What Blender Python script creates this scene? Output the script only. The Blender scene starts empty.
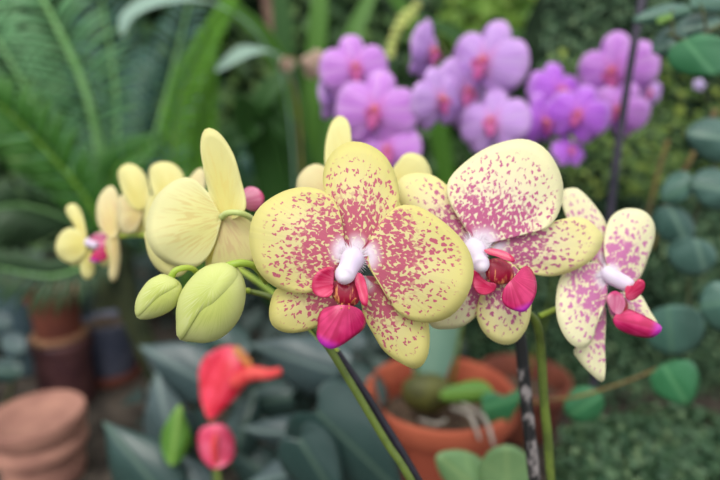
import bpy, bmesh, math, random
from mathutils import Vector, Matrix
random.seed(7)
C = bpy.context.scene.collection
PI = math.pi
# ------------------------------------------------------------------ camera
PITCH = math.radians(14); FPX = 520.0; CAMZ = 0.565
CAM = Vector((0, 0, CAMZ))
RX = Vector((1, 0, 0)); FW = Vector((0, math.cos(PITCH), -math.sin(PITCH))); UP = Vector((0, math.sin(PITCH), math.cos(PITCH)))
def at(x, y, d):
    return CAM + FW*d + RX*((x-360)/FPX*d) + UP*((240-y)/FPX*d)
cd = bpy.data.cameras.new('camera'); cam = bpy.data.objects.new('camera', cd); C.objects.link(cam)
cam.location = CAM; cam.rotation_euler = (PI/2-PITCH, 0, 0)
cd.sensor_width = 36; cd.lens = 36*FPX/720; cd.clip_start = .01; cd.clip_end = 50
cd.dof.use_dof = True; cd.dof.focus_distance = .254; cd.dof.aperture_fstop = 3.3
bpy.context.scene.camera = cam
# ------------------------------------------------------------------ colour
def lin(r, g, b):
    f = lambda c: (c/255/12.92 if c/255 <= .04045 else ((c/255+.055)/1.055)**2.4)
    return (f(r), f(g), f(b), 1)
class NT:
    def __init__(s, name):
        s.m = bpy.data.materials.new(name); s.m.use_nodes = True; s.t = s.m.node_tree
        s.t.nodes.clear(); s.out = s.n('ShaderNodeOutputMaterial')
    def n(s, k, **kw):
        x = s.t.nodes.new(k)
        for a, v in kw.items():
            if a.startswith('_'): x.inputs[a[1:]].default_value = v
            else: setattr(x, a, v)
        return x
    def l(s, a, b): s.t.links.new(a, b)
    def math(s, op, a, b=None, c=None, clamp=False):
        x = s.n('ShaderNodeMath', operation=op); x.use_clamp = clamp
        for i, v in enumerate((a, b, c)):
            if v is None: continue
            if isinstance(v, (int, float)): x.inputs[i].default_value = v
            else: s.l(v, x.inputs[i])
        return x.outputs[0]
    def ss(s, v, lo, hi, o0=0.0, o1=1.0):
        x = s.n('ShaderNodeMapRange'); x.interpolation_type = 'SMOOTHSTEP'
        for i, q in enumerate((v, lo, hi, o0, o1)):
            if isinstance(q, (int, float)): x.inputs[i].default_value = q
            else: s.l(q, x.inputs[i])
        return x.outputs[0]
    def mix(s, f, a, b):
        x = s.n('ShaderNodeMix', data_type='RGBA')
        for i, q in ((0, f), (6, a), (7, b)):
            if isinstance(q, (int, float, tuple)): x.inputs[i].default_value = q
            else: s.l(q, x.inputs[i])
        return x.outputs[2]
    def finish(s, col, rough=.5, trans=0.0, bump=None, spec=.5, bstr=.3, bdist=.001, coat=0):
        p = s.n('ShaderNodeBsdfPrincipled', _Roughness=rough)
        p.inputs['Specular IOR Level'].default_value = spec
        if coat: p.inputs['Coat Weight'].default_value = coat; p.inputs['Coat Roughness'].default_value = .15
        if isinstance(col, tuple): p.inputs['Base Color'].default_value = col
        else: s.l(col, p.inputs['Base Color'])
        if bump is not None:
            b = s.n('ShaderNodeBump', _Strength=bstr, _Distance=bdist); s.l(bump, b.inputs['Height']); s.l(b.outputs[0], p.inputs['Normal'])
        if trans:
            t = s.n('ShaderNodeBsdfTranslucent')
            if isinstance(col, tuple): t.inputs[0].default_value = col
            else: s.l(col, t.inputs[0])
            mx = s.n('ShaderNodeMixShader', _Fac=trans); s.l(p.outputs[0], mx.inputs[1]); s.l(t.outputs[0], mx.inputs[2])
            s.l(mx.outputs[0], s.out.inputs[0])
        else: s.l(p.outputs[0], s.out.inputs[0])
        return s.m
def uvs(n, name='UVMap'):
    u = n.n('ShaderNodeUVMap', uv_map=name); sp = n.n('ShaderNodeSeparateXYZ'); n.l(u.outputs[0], sp.inputs[0])
    return u.outputs[0], sp.outputs[0], sp.outputs[1]
def petal_mat(name, yellow, edge, spot, spots=1.0, scale=32, seed=0.0, white=.11, end=.90, dens=0.0):
    n = NT(name); uv, a, v = uvs(n); _, r, u = uvs(n, 'rad')
    t = n.math('ADD', n.math('MULTIPLY', r, .45), n.math('MULTIPLY', u, .55))
    mp = n.n('ShaderNodeMapping'); n.l(uv, mp.inputs[0]); mp.inputs['Location'].default_value = (seed, seed*.7, 0); mp.inputs['Scale'].default_value = (.72, 1, 1)
    ns = n.n('ShaderNodeTexNoise', noise_dimensions='2D', _Scale=scale, _Detail=.6, _Roughness=.4, _Distortion=.25); n.l(mp.outputs[0], ns.inputs['Vector'])
    big = n.n('ShaderNodeTexNoise', noise_dimensions='2D', _Scale=3.5, _Detail=1.0); n.l(mp.outputs[0], big.inputs['Vector'])
    thr = n.ss(t, .06, end+.05, .455-dens, .68)
    thr = n.math('ADD', thr, n.math('MULTIPLY', n.math('SUBTRACT', big.outputs[0], .5), .20))
    mask = n.ss(n.math('SUBTRACT', ns.outputs[0], thr), -.025, .03)
    mask = n.math('MULTIPLY', mask, n.ss(t, .62, .40))
    vo = n.n('ShaderNodeTexVoronoi', voronoi_dimensions='2D', feature='F1', _Scale=scale*.56, _Randomness=.9)
    wob = n.n('ShaderNodeVectorMath', operation='MULTIPLY_ADD'); n.l(ns.outputs['Color'], wob.inputs[0]); wob.inputs[1].default_value = (.05, .05, 0); n.l(mp.outputs[0], wob.inputs[2]); n.l(wob.outputs[0], vo.inputs['Vector'])
    rd = n.math('ADD', n.ss(t, .20, end+.05, .415+dens, .15), n.math('MULTIPLY', n.math('SUBTRACT', big.outputs[0], .5), -.34))
    md = n.ss(n.math('SUBTRACT', rd, vo.outputs['Distance']), -.06, .07)
    mask = n.math('MAXIMUM', mask, md)
    mask = n.math('MULTIPLY', mask, n.ss(t, end+.02, end-.10))
    mask = n.math('MULTIPLY', mask, n.ss(r, .97, .88))
    mask = n.math('MULTIPLY', mask, spots)
    base = n.mix(n.ss(r, .45, 1.0), yellow, edge)
    # fine veins
    ang = n.math('DIVIDE', v, n.math('ADD', a, .12))
    vn = n.n('ShaderNodeTexNoise', noise_dimensions='1D', _Scale=16, _Detail=1.0); n.l(ang, vn.inputs['W'])
    vein = n.ss(vn.outputs[0], .50, .62)
    base = n.mix(n.math('MULTIPLY', vein, .10), base, tuple(c*.8 for c in yellow[:3])+(1,))
    col = n.mix(mask, base, spot)
    wm = n.ss(t, white*1.9, white*.6)
    col = n.mix(wm, col, lin(250, 238, 250))
    return n.finish(col, .5, .30, vein, .35, .12, .0006)
def back_mat(name, c1, c2, veinc, va=.35):
    n = NT(name); uv, a, v = uvs(n); _, r, u = uvs(n, 'rad')
    ang = n.math('DIVIDE', v, n.math('ADD', a, .15))
    vn = n.n('ShaderNodeTexNoise', noise_dimensions='2D', _Scale=5, _Detail=1.5)
    cb = n.n('ShaderNodeCombineXYZ'); n.l(n.math('MULTIPLY', ang, 4.0), cb.inputs[0]); n.l(a, cb.inputs[1]); n.l(cb.outputs[0], vn.inputs['Vector'])
    vein = n.ss(vn.outputs[0], .5, .62)
    base = n.mix(n.ss(r, .25, 1.0), c1, c2)
    base = n.mix(n.math('MULTIPLY', n.math('MULTIPLY', vein, va), n.ss(r, 1.0, .5)), base, veinc)
    return n.finish(base, .5, .30, vein, .3, .1, .0006)
def leaf_mat(name, c1, c2, rib, rough=.42, trans=.15, spec=.5, nv=9, ribw=.035):
    n = NT(name); uv, a, v = uvs(n); _, r, u = uvs(n, 'rad')
    oi = n.n('ShaderNodeObjectInfo')
    ns = n.n('ShaderNodeTexNoise', _Scale=3.0, _Detail=2.0); n.l(uv, ns.inputs['Vector'])
    f = n.math('ADD', n.math('MULTIPLY', ns.outputs[0], .7), n.math('MULTIPLY', oi.outputs['Random'], .3))
    col = n.mix(f, c1, c2)
    av = n.math('ABSOLUTE', v)
    side = n.math('FRACT', n.math('SUBTRACT', n.math('MULTIPLY', u, float(nv)), n.math('MULTIPLY', av, nv*1.1)))
    sv = n.math('MULTIPLY', n.ss(n.math('ABSOLUTE', n.math('SUBTRACT', side, .5)), .10, .0), .4)
    rb = n.math('MAXIMUM', n.ss(av, ribw, ribw*.3), sv)
    col = n.mix(n.math('MULTIPLY', rb, .6), col, rib)
    return n.finish(col, rough, trans, n.math('MULTIPLY', rb, -1.0), spec, .4, .001)
def plain(name, c1, c2=None, scale=8, rough=.6, trans=0, spec=.4, bstr=.2, bdist=.002, stretch=(1, 1, 1), det=4, lo=.35, hi=.65, coat=0):
    n = NT(name); tc = n.n('ShaderNodeTexCoord'); mp = n.n('ShaderNodeMapping'); n.l(tc.outputs['Object'], mp.inputs[0]); mp.inputs['Scale'].default_value = stretch
    ns = n.n('ShaderNodeTexNoise', _Scale=scale, _Detail=det); n.l(mp.outputs[0], ns.inputs['Vector'])
    col = n.mix(n.ss(ns.outputs[0], lo, hi), c1, c2 or c1)
    return n.finish(col, rough, trans, ns.outputs[0] if bstr else None, spec, bstr, bdist, coat)
def foliage_mat(name, c1, c2, c3, rough=.5, trans=.25):     # colour varies leaf by leaf through the uv of each leaf
    n = NT(name); uv, a, v = uvs(n)
    w = n.n('ShaderNodeTexWhiteNoise', noise_dimensions='1D'); n.l(a, w.inputs['W'])
    col = n.mix(n.ss(w.outputs[0], .0, .6), c1, c2); col = n.mix(n.ss(w.outputs[0], .75, 1.0), col, c3)
    return n.finish(col, rough, trans, None, .4)
# ------------------------------------------------------------------ objects
def thing(name, label, cat, loc=(0, 0, 0), group=None, kind=None):
    o = bpy.data.objects.new(name, None); C.objects.link(o); o.location = loc
    o['label'] = label; o['category'] = cat
    if group: o['group'] = group
    if kind: o['kind'] = kind
    o.empty_display_size = .01
    return o
def tag(o, label, cat, group=None, kind=None):
    o['label'] = label; o['category'] = cat
    if group: o['group'] = group
    if kind: o['kind'] = kind
    return o
def wloc(o):
    v = Vector((0, 0, 0))
    while o is not None: v += o.location; o = o.parent
    return v
def mesh_obj(name, vs, fs, mat, parent=None, uv=None, rad=None, smooth=True, thick=0, sub=0, label=None, origin=None):
    me = bpy.data.meshes.new(name)
    off = wloc(parent) if parent else (origin or Vector((0, 0, 0)))
    me.from_pydata([v-off for v in vs], [], fs)
    if uv:
        l = me.uv_layers.new(name='UVMap'); l2 = me.uv_layers.new(name='rad')
        for lp in me.loops:
            l.data[lp.index].uv = uv[lp.vertex_index]
            if rad: l2.data[lp.index].uv = rad[lp.vertex_index]
    if smooth:
        for p in me.polygons: p.use_smooth = True
    me.materials.append(mat)
    o = bpy.data.objects.new(name, me); C.objects.link(o)
    if parent: o.parent = parent
    elif origin: o.location = origin
    if thick:
        m = o.modifiers.new('thickness', 'SOLIDIFY'); m.thickness = thick; m.offset = 0
    if sub:
        m = o.modifiers.new('smooth', 'SUBSURF'); m.levels = sub; m.render_levels = sub
    if label: o['label'] = label
    return o
def cr(p0, p1, p2, p3, t):
    return .5*((2*p1)+(p2-p0)*t+(2*p0-5*p1+4*p2-p3)*t*t+(3*p1-p0-3*p2+p3)*t**3)
def closed(pts, n):
    P = [Vector(p) for p in pts]; k = len(P); raw = []
    for i in range(k):
        for j in range(12): raw.append(cr(P[i-1], P[i], P[(i+1) % k], P[(i+2) % k], j/12))
    L = [0]
    for i in range(len(raw)): L.append(L[-1]+(raw[(i+1) % len(raw)]-raw[i]).length)
    out = []; j = 0
    for i in range(n):
        s = L[-1]*i/n
        while L[j+1] < s: j += 1
        f = (s-L[j])/max(1e-9, L[j+1]-L[j]); out.append(raw[j].lerp(raw[(j+1) % len(raw)], f))
    return out
def opened(pts, n):
    P = [Vector(p) for p in pts]; P = [2*P[0]-P[1]]+P+[2*P[-1]-P[-2]]; k = len(P)-3; out = []
    for i in range(n+1):
        s = min(k*i/n, k-1e-6); j = int(s); out.append(cr(P[j], P[j+1], P[j+2], P[j+3], s-j))
    return out
def pix(d):
    return lambda x, y, off: at(x, y, d+off)
def patch(name, outline, base, tip, mp, prof, mat, parent, thick=.0006, n=48, R=9, rip=0, unit=1.0, label=None, origin=None, seed=0):
    """A petal or leaf: outline and base in the picture of mp, prof = (slope, curl, cup) as distances away from the viewer."""
    O = closed(outline, n); b = Vector(base); t = Vector(tip)-b; L = t.length; ax = t/L; nx = Vector((-ax.y, ax.x))
    hw = max(abs((p-b).dot(nx)) for p in O)
    area = sum(O[i-1].x*O[i].y-O[i].x*O[i-1].y for i in range(n))
    vs, uv, rad = [], [], []
    rs = random.Random(seed+int(b.x*7+b.y*3)); ph = [rs.uniform(0, 6.28) for _ in range(4)]
    def add(p, r, k):
        q = p-b; u = q.dot(ax)/L; v = q.dot(nx)/hw
        off = prof[0]*u+prof[1]*u*abs(u)+prof[2]*v*v
        if rip: off += rip*r*r*(math.sin(k/n*6.28*3+ph[0])+.6*math.sin(k/n*6.28*5+ph[1]))+rip*.8*math.sin(u*5+ph[2])*math.sin(v*3+ph[3])*r
        vs.append(mp(p.x, p.y, off)); uv.append((q.dot(ax)*unit/100, q.dot(nx)*unit/100)); rad.append((r, u))
    add(b, 0, 0)
    for i in range(1, R+1):
        r = i/R
        for k, p in enumerate(O): add(b.lerp(p, r), r, k)
    fs = []
    for k in range(n):
        k2 = (k+1) % n
        f = [(0, 1+k2, 1+k)]
        for i in range(R-1):
            a0 = 1+i*n; a1 = a0+n; f.append((a0+k, a0+k2, a1+k2, a1+k))
        fs += [tuple(reversed(x)) for x in f] if area > 0 else f
    return mesh_obj(name, vs, fs, mat, parent, uv, rad, True, thick, 0, label, origin)
def pillow(name, outline, cen, mp, th, mat, parent, tip=None, n=40, R=10, label=None, shift=0, back=1.0, origin=None, ridge=0):
    """A solid rounded body with the given outline; th is half its depth."""
    O = closed(outline, n); b = Vector(cen); t = (Vector(tip) if tip else b+Vector((0, 1)))-b; L = t.length; ax = t/L; nx = Vector((-ax.y, ax.x))
    hw = max(abs((p-b).dot(nx)) for p in O); vs, uv, rad = [], [], []
    def add(p, r, s):
        q = p-b; z = math.sqrt(max(0, 1-r*r))
        off = -s*th*z*(1 if s > 0 else back)
        if ridge and s > 0: off += ridge*math.cos(q.dot(nx)/hw*PI*3)*z
        vs.append(mp(p.x, p.y, off+shift)); uv.append((q.dot(ax)/100, q.dot(nx)/100)); rad.append((r, q.dot(ax)/L))
    def ring(r, s):
        i0 = len(vs)
        for p in O: add(b.lerp(p, r), r, s)
        return i0
    rr = [math.sin(i/R*PI/2) for i in range(1, R+1)]
    add(b, 0, 1); rings = [ring(r, 1) for r in rr]+[ring(r, -1) for r in reversed(rr[:-1])]; add(b, 0, -1); last = len(vs)-1
    fs = []
    for k in range(n):
        k2 = (k+1) % n
        fs.append((0, rings[0]+k2, rings[0]+k))
        for i in range(len(rings)-1): fs.append((rings[i]+k, rings[i]+k2, rings[i+1]+k2, rings[i+1]+k))
        fs.append((last, rings[-1]+k, rings[-1]+k2))
    area = sum(O[i-1].x*O[i].y-O[i].x*O[i-1].y for i in range(n))
    if area > 0: fs = [tuple(reversed(f)) for f in fs]
    return mesh_obj(name, vs, fs, mat, parent, uv, rad, True, 0, 0, label, origin)
def tube_data(pts, rad, sides=10, seg=24):
    P = opened(pts, seg); Rr = opened([(r, 0) for r in rad], seg) if len(rad) > 1 else [Vector((rad[0], 0))]*(seg+1)
    vs, fs, uv, rd = [], [], [], []; ref = Vector((.3, -1, .2)).normalized(); le = 0
    for i, p in enumerate(P):
        t = (P[min(i+1, seg)]-P[max(i-1, 0)]).normalized(); a = t.cross(ref)
        if a.length < 1e-4: a = t.cross(Vector((1, 0, 0)))
        a.normalize(); b = t.cross(a)
        if i: le += (P[i]-P[i-1]).length
        for k in range(sides):
            an = 2*PI*k/sides; vs.append(p+(a*math.cos(an)+b*math.sin(an))*max(1e-5, Rr[i].x)); uv.append((le*20, k/sides)); rd.append((.5, i/seg))
    for i in range(seg):
        for k in range(sides):
            k2 = (k+1) % sides; fs.append((i*sides+k, i*sides+k2, (i+1)*sides+k2, (i+1)*sides+k))
    fs.append(tuple(reversed(range(sides)))); fs.append(tuple(range(seg*sides, (seg+1)*sides)))
    return vs, fs, uv, rd
def tube(name, pts, rad, mat, parent=None, sides=10, seg=24, label=None, origin=None):
    vs, fs, uv, rd = tube_data(pts, rad, sides, seg)
    return mesh_obj(name, vs, fs, mat, parent, uv, rd, True, 0, 0, label, origin)
def lathe(name, prof, cen, mat, parent=None, n=48, flute=None, label=None):
    """prof: (radius, height) pairs round a vertical axis at cen; flute = (count, depth, zlo, zhi)."""
    vs, fs = [], []
    for (r, z) in prof:
        for k in range(n):
            a = 2*PI*k/n; q = r
            if flute and flute[2] < z < flute[3]: q = r*(1-flute[1]*(.5+.5*math.cos(a*flute[0])))
            vs.append(Vector((cen[0]+q*math.cos(a), cen[1]+q*math.sin(a), z)))
    for i in range(len(prof)-1):
        for k in range(n):
            k2 = (k+1) % n; fs.append((i*n+k, i*n+k2, (i+1)*n+k2, (i+1)*n+k))
    if prof[0] != prof[-1]: fs.append(tuple(reversed(range(n)))); fs.append(tuple(range((len(prof)-1)*n, len(prof)*n)))
    o = mesh_obj(name, vs, fs, mat, parent, None, None, True, 0, 0, label, None if parent else Vector(cen))
    m = o.modifiers.new('edges', 'EDGE_SPLIT'); m.split_angle = math.radians(50)
    return o
def blade(name, spine, width, mat, parent, up=Vector((0, 0, 1)), fold=.15, n=18, prof=None, thick=.0008, label=None, M=6):
    """A strap-shaped leaf along a 3-D spine."""
    P = opened(spine, n); vs, uv, rd, fs = [], [], [], []
    L = sum((P[i+1]-P[i]).length for i in range(n)); prof = prof or (lambda s: min(1, (s*6+.35))*max(.02, 1-s**4)**.6)
    for i, p in enumerate(P):
        s = i/n; t = (P[min(i+1, n)]-P[max(i-1, 0)]).normalized(); side = t.cross(up)
        if side.length < 1e-3: side = Vector((1, 0, 0))
        side.normalize(); nn = side.cross(t)
        for j in range(M+1):
            w = (j/M*2-1); vs.append(p+side*(w*width/2*prof(s))+nn*(abs(w)*width*fold*prof(s))); uv.append((s*L*5, w*.5)); rd.append((abs(w), s))
    for i in range(n):
        for j in range(M): a = i*(M+1)+j; fs.append((a, a+1, a+M+2, a+M+1))
    return mesh_obj(name, vs, fs, mat, parent, uv, rd, True, thick, 0, label)
def ground_pt(x, y, d, z=0.0):
    p = at(x, y, d); return Vector((p.x, p.y, z))
# ------------------------------------------------------------------ materials
SPOT = lin(196, 82, 120)
m_main = petal_mat('yellow_spotted_petal', lin(236, 226, 166), lin(232, 223, 142), lin(204, 100, 126), seed=1.3)
m_main_sep = petal_mat('yellow_spotted_sepal', lin(236, 226, 166), lin(230, 221, 138), lin(202, 98, 124), seed=5.1, end=.90, dens=.01)
m_pale = petal_mat('cream_spotted_petal', lin(246, 238, 206), lin(246, 241, 196), lin(204, 104, 150), seed=2.6)
m_pale_sep = petal_mat('cream_spotted_sepal', lin(246, 236, 196), lin(244, 236, 166), lin(200, 104, 150), seed=8.2, end=.95)
m_rosy = petal_mat('rosy_spotted_petal', lin(240, 232, 196), lin(244, 240, 200), lin(210, 126, 178), seed=4.4, dens=.03, end=.98, scale=30)
m_back = back_mat('yellow_petal_underside', lin(236, 230, 156), lin(240, 236, 180), lin(220, 190, 116), .45)
m_back_pink = back_mat('yellow_petal_underside_blush', lin(232, 216, 160), lin(238, 230, 166), lin(212, 160, 136))
m_back_plain = back_mat('yellow_petal_underside_plain', lin(236, 226, 138), lin(240, 234, 166), lin(234, 208, 116), .25)
m_peach = back_mat('peach_petal_underside', lin(238, 220, 150), lin(240, 228, 178), lin(230, 184, 146))
def lip_mat(name, c1, c2, tipc):
    n = NT(name); uv, a, v = uvs(n); _, r, u = uvs(n, 'rad')
    ang = n.math('DIVIDE', v, n.math('ADD', a, .1))
    vn = n.n('ShaderNodeTexNoise', noise_dimensions='1D', _Scale=7, _Detail=1.0); n.l(ang, vn.inputs['W'])
    bl = n.n('ShaderNodeTexNoise', noise_dimensions='2D', _Scale=6, _Detail=1.0); n.l(uv, bl.inputs['Vector'])
    col = n.mix(n.ss(n.math('ADD', n.math('MULTIPLY', vn.outputs[0], .45), n.math('MULTIPLY', bl.outputs[0], .55)), .40, .64), c1, c2); col = n.mix(n.ss(u, .70, 1.0), col, tipc)
    return n.finish(col, .28, .12, vn.outputs[0], .5, .15, .0006, .25)
m_lip = lip_mat('magenta_lip', lin(186, 14, 84), lin(218, 50, 116), lin(210, 60, 206))
m_lobe = lip_mat('crimson_side_lobe', lin(206, 24, 84), lin(232, 90, 130), lin(198, 24, 84))
m_lobe_pink = lip_mat('pink_side_lobe', lin(216, 110, 150), lin(232, 150, 180), lin(200, 40, 110))
m_callus = plain('red_callus', lin(150, 14, 52), lin(228, 150, 96), 420, .4, 0, .5, .4, .0006, stretch=(1.6, .5, .3), lo=.54, hi=.68)
m_column = plain('white_column', lin(246, 236, 248), lin(232, 216, 240), 60, .45, .2, .4, .1, .0003)
m_halo = plain('white_hair', lin(250, 244, 250), None, 40, .8, .3, .2, 0)
m_bud = back_mat('green_bud', lin(206, 216, 116), lin(220, 226, 146), lin(232, 234, 176), .55)
m_bud2 = back_mat('pale_green_bud', lin(214, 222, 124), lin(230, 234, 160), lin(200, 212, 110), .5)
m_stem = plain('green_stem', lin(104, 122, 50), lin(80, 96, 42), 60, .45, .05, .5, .1, .0005)
m_pedicel = plain('pale_green_pedicel', lin(206, 212, 150), lin(190, 204, 120), 60, .45, .1, .5, .1, .0005)
m_pedg = plain('lime_pedicel', lin(176, 196, 76), lin(150, 178, 60), 60, .45, .1, .5, .1, .0005)
m_stake = plain('black_stake', lin(26, 24, 34), lin(46, 40, 58), 60, .45, 0, .5, .3, .001)
m_mottle = plain('mottled_stake', lin(24, 24, 26), lin(148, 140, 140), 130, .55, 0, .5, .3, .001, stretch=(1, 1, .6), lo=.5, hi=.66)
m_pole = plain('dark_pole', lin(44, 42, 56), lin(64, 58, 74), 30, .5, 0, .4, .2, .001)
# purple orchids
def purple_mat(name, c1, c2, cin):
    n = NT(name); uv, a, v = uvs(n); _, r, u = uvs(n, 'rad')
    ang = n.math('DIVIDE', v, n.math('ADD', a, .1)); vn = n.n('ShaderNodeTexNoise', noise_dimensions='1D', _Scale=12, _Detail=1.5); n.l(ang, vn.inputs['W'])
    col = n.mix(n.ss(vn.outputs[0], .4, .65), c1, c2); col = n.mix(n.ss(u, .35, .05), col, cin); col = n.mix(n.ss(r, .75, 1.0, 0, .5), col, lin(232, 190, 245))
    return n.finish(col, .5, .3, None, .3)
m_pur = [purple_mat('violet_petal', lin(208, 128, 228), lin(228, 172, 240), lin(216, 130, 214)),
         purple_mat('lilac_petal', lin(204, 154, 230), lin(220, 184, 240), lin(218, 150, 214)),
         purple_mat('purple_petal', lin(190, 96, 228), lin(208, 132, 240), lin(208, 112, 220))]
m_plip = lip_mat('crimson_orchid_lip', lin(206, 84, 160), lin(220, 120, 170), lin(206, 90, 190))
m_pcall = plain('orange_callus', lin(206, 120, 110), lin(196, 70, 100), 200, .5, 0, .4, 0)
# foliage and pots
m_heart = leaf_mat('heart_vine_leaf', lin(58, 98, 84), lin(84, 120, 108), lin(90, 128, 104), .38, .12)
m_heart_blue = leaf_mat('blue_green_vine_leaf', lin(56, 90, 82), lin(80, 114, 104), lin(120, 150, 132), .4, .1)
m_heart_bright = leaf_mat('bright_vine_leaf', lin(44, 110, 68), lin(66, 130, 86), lin(100, 160, 110), .35, .15)
m_twig = plain('tan_twig', lin(128, 112, 62), lin(104, 86, 56), 60, .7, 0, .3, .3, .001)
m_vine = plain('olive_vine', lin(84, 96, 58), lin(70, 70, 50), 60, .6, 0, .3, .2, .001)
m_dark = leaf_mat('dark_anthurium_leaf', lin(38, 62, 60), lin(56, 82, 78), lin(92, 116, 100), .32, .05, .6)
m_grey = leaf_mat('dusty_grey_green_leaf', lin(48, 66, 68), lin(76, 96, 98), lin(112, 132, 126), .34, .05, .6)
m_bright = leaf_mat('bright_green_leaf', lin(66, 122, 44), lin(104, 152, 56), lin(140, 176, 80), .4, .25)
m_orleaf = leaf_mat('orchid_leaf', lin(108, 148, 96), lin(136, 170, 116), lin(150, 180, 120), .4, .15, .5, 1)
m_orleaf_blue = leaf_mat('bluish_orchid_leaf', lin(92, 126, 110), lin(108, 142, 122), lin(110, 140, 120), .45, .1, .4, 1)
m_strap = leaf_mat('green_strap_leaf', lin(66, 118, 36), lin(94, 142, 52), lin(110, 156, 66), .45, .25, .4, 1)
m_strap_dark = leaf_mat('dark_strap_leaf', lin(42, 84, 34), lin(64, 106, 48), lin(80, 120, 62), .45, .2, .4, 1)
m_strap_pale = leaf_mat('pale_strap_leaf', lin(140, 172, 158), lin(160, 188, 170), lin(150, 180, 160), .5, .15, .4, 1)
m_cyc = leaf_mat('blue_green_frond', lin(76, 136, 84), lin(124, 182, 124), lin(160, 208, 146), .4, .2, .5, 1)
m_cycd = leaf_mat('deep_teal_frond', lin(38, 82, 68), lin(66, 114, 98), lin(96, 140, 116), .4, .2, .5, 1)
m_cycb = leaf_mat('bright_green_frond', lin(62, 128, 34), lin(96, 158, 52), lin(120, 176, 70), .42, .3, .4, 1)
m_cycm = leaf_mat('green_frond', lin(48, 106, 34), lin(78, 136, 50), lin(110, 160, 70), .42, .3, .4, 1)
m_cycs = leaf_mat('shadow_green_frond', lin(40, 68, 40), lin(60, 90, 54), lin(84, 110, 70), .45, .2, .4, 1)  # darker frond green, with the shadow on the low fronds put into it
m_fern = leaf_mat('lime_fern_frond', lin(80, 142, 20), lin(108, 170, 40), lin(130, 184, 60), .42, .35, .4, 1)
m_rach = plain('pale_green_rachis', lin(150, 200, 130), lin(130, 184, 108), 30, .5, .1, .4, .1, .001)
m_rachb = plain('lime_rachis', lin(118, 166, 58), lin(100, 148, 48), 30, .5, .1, .4, .1, .001)
m_terra = plain('terracotta', lin(178, 92, 66), lin(158, 76, 56), 14, .8, 0, .3, .15, .002)
m_terra_pale = plain('weathered_terracotta', lin(172, 126, 110), lin(146, 104, 92), 18, .85, 0, .25, .25, .002)
m_terra_dark = plain('brown_terracotta', lin(126, 70, 54), lin(104, 58, 48), 16, .8, 0, .3, .2, .002)
m_maroon = plain('maroon_glaze', lin(70, 42, 46), lin(96, 62, 62), 20, .5, 0, .4, .2, .002)
m_black = plain('black_plastic', lin(72, 78, 98), lin(98, 102, 120), 20, .5, 0, .4, .1, .001)
m_bluepot = plain('slate_blue_pot', lin(62, 84, 94), lin(80, 100, 108), 20, .5, 0, .4, .1, .001)
m_tan = plain('tan_rim', lin(160, 122, 92), lin(140, 100, 76), 20, .8, 0, .3, .1, .001)
m_mix = plain('bark_mix', lin(58, 46, 40), lin(104, 88, 72), 90, .95, 0, .2, .8, .006)
m_soil = plain('soil', lin(48, 44, 40), lin(82, 74, 66), 22, .95, 0, .2, .8, .02)
m_bulb = plain('olive_bulb', lin(98, 100, 46), lin(74, 76, 40), 50, .6, .05, .4, .3, .001)
m_root = plain('pale_root', lin(168, 160, 150), lin(140, 136, 126), 60, .7, 0, .3, .2, .001)
m_red = lip_mat('red_spathe', lin(224, 26, 56), lin(242, 64, 94), lin(236, 70, 100))
m_pinks = lip_mat('pink_spathe', lin(222, 62, 100), lin(236, 104, 136), lin(230, 90, 124))
m_spad = plain('red_spadix', lin(226, 58, 66), lin(236, 90, 84), 120, .5, .1, .4, .2, .001)
m_spad_y = plain('orange_spadix', lin(214, 150, 84), lin(200, 120, 70), 120, .5, .1, .4, .2, .001)
m_hedge = foliage_mat('hedge_leaf', lin(46, 76, 44), lin(76, 110, 60), lin(120, 150, 84))
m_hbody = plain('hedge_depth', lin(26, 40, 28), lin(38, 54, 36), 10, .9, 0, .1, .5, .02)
m_lime = foliage_mat('lime_leaf', lin(96, 140, 54), lin(140, 178, 76), lin(186, 206, 120), .45, .35)
m_creep = foliage_mat('creeper_leaf', lin(46, 80, 54), lin(74, 106, 74), lin(130, 156, 112))
m_creepy = foliage_mat('yellow_creeper_leaf', lin(70, 100, 50), lin(104, 134, 64), lin(160, 178, 80))
m_cover = foliage_mat('ground_leaf', lin(40, 56, 52), lin(62, 80, 76), lin(96, 112, 106))
m_trunk = plain('shade_green_trunk', lin(44, 52, 36), lin(66, 72, 48), 20, .9, 0, .2, .6, .01)  # cycad trunks: dark green shade painted into the colour
m_bark = plain('brown_bark', lin(96, 76, 66), lin(130, 104, 90), 20, .9, 0, .2, .6, .01, stretch=(1, 1, .25))
m_dry = back_mat('dry_petal', lin(198, 166, 150), lin(214, 190, 170), lin(160, 120, 100))
m_lil = back_mat('small_lilac_petal', lin(198, 176, 222), lin(214, 200, 232), lin(170, 130, 200))

# ------------------------------------------------------------------ yellow blooms
def column(parent, pts, d0, d1, rad, halo=None):
    P = [at(x, y, d0+(d1-d0)*i/(len(pts)-1)) for i, (x, y) in enumerate(pts)]
    c = tube('column', P, rad, m_column, parent, 14, 16)
    return c
def halo(parent, cx, cy, d, rpx, n=90, seed=0):     # the fine white fuzz at the heart of the flower
    rs = random.Random(seed); vs, fs = [], []
    for i in range(n):
        a = rs.uniform(0, 2*PI); L = rpx*rs.uniform(.55, 1.0); w = rpx*.035
        p0 = Vector((cx+math.cos(a)*rpx*.25, cy+math.sin(a)*rpx*.25)); p1 = Vector((cx+math.cos(a)*L, cy+math.sin(a)*L)); s = Vector((-math.sin(a), math.cos(a)))*w
        k = len(vs); e = rs.uniform(-.0012, .0006)
        vs += [at(*(p0+s), d), at(*(p0-s), d), at(*p1, d+e), at(p0.x, p0.y, d-.0004)]; fs += [(k, k+1, k+2), (k, k+2, k+3), (k+1, k+3, k+2), (k, k+3, k+1)]
    return mesh_obj('fuzz', vs, fs, m_halo, parent, None, None, False)
GY = 'yellow spotted orchid blooms'
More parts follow.
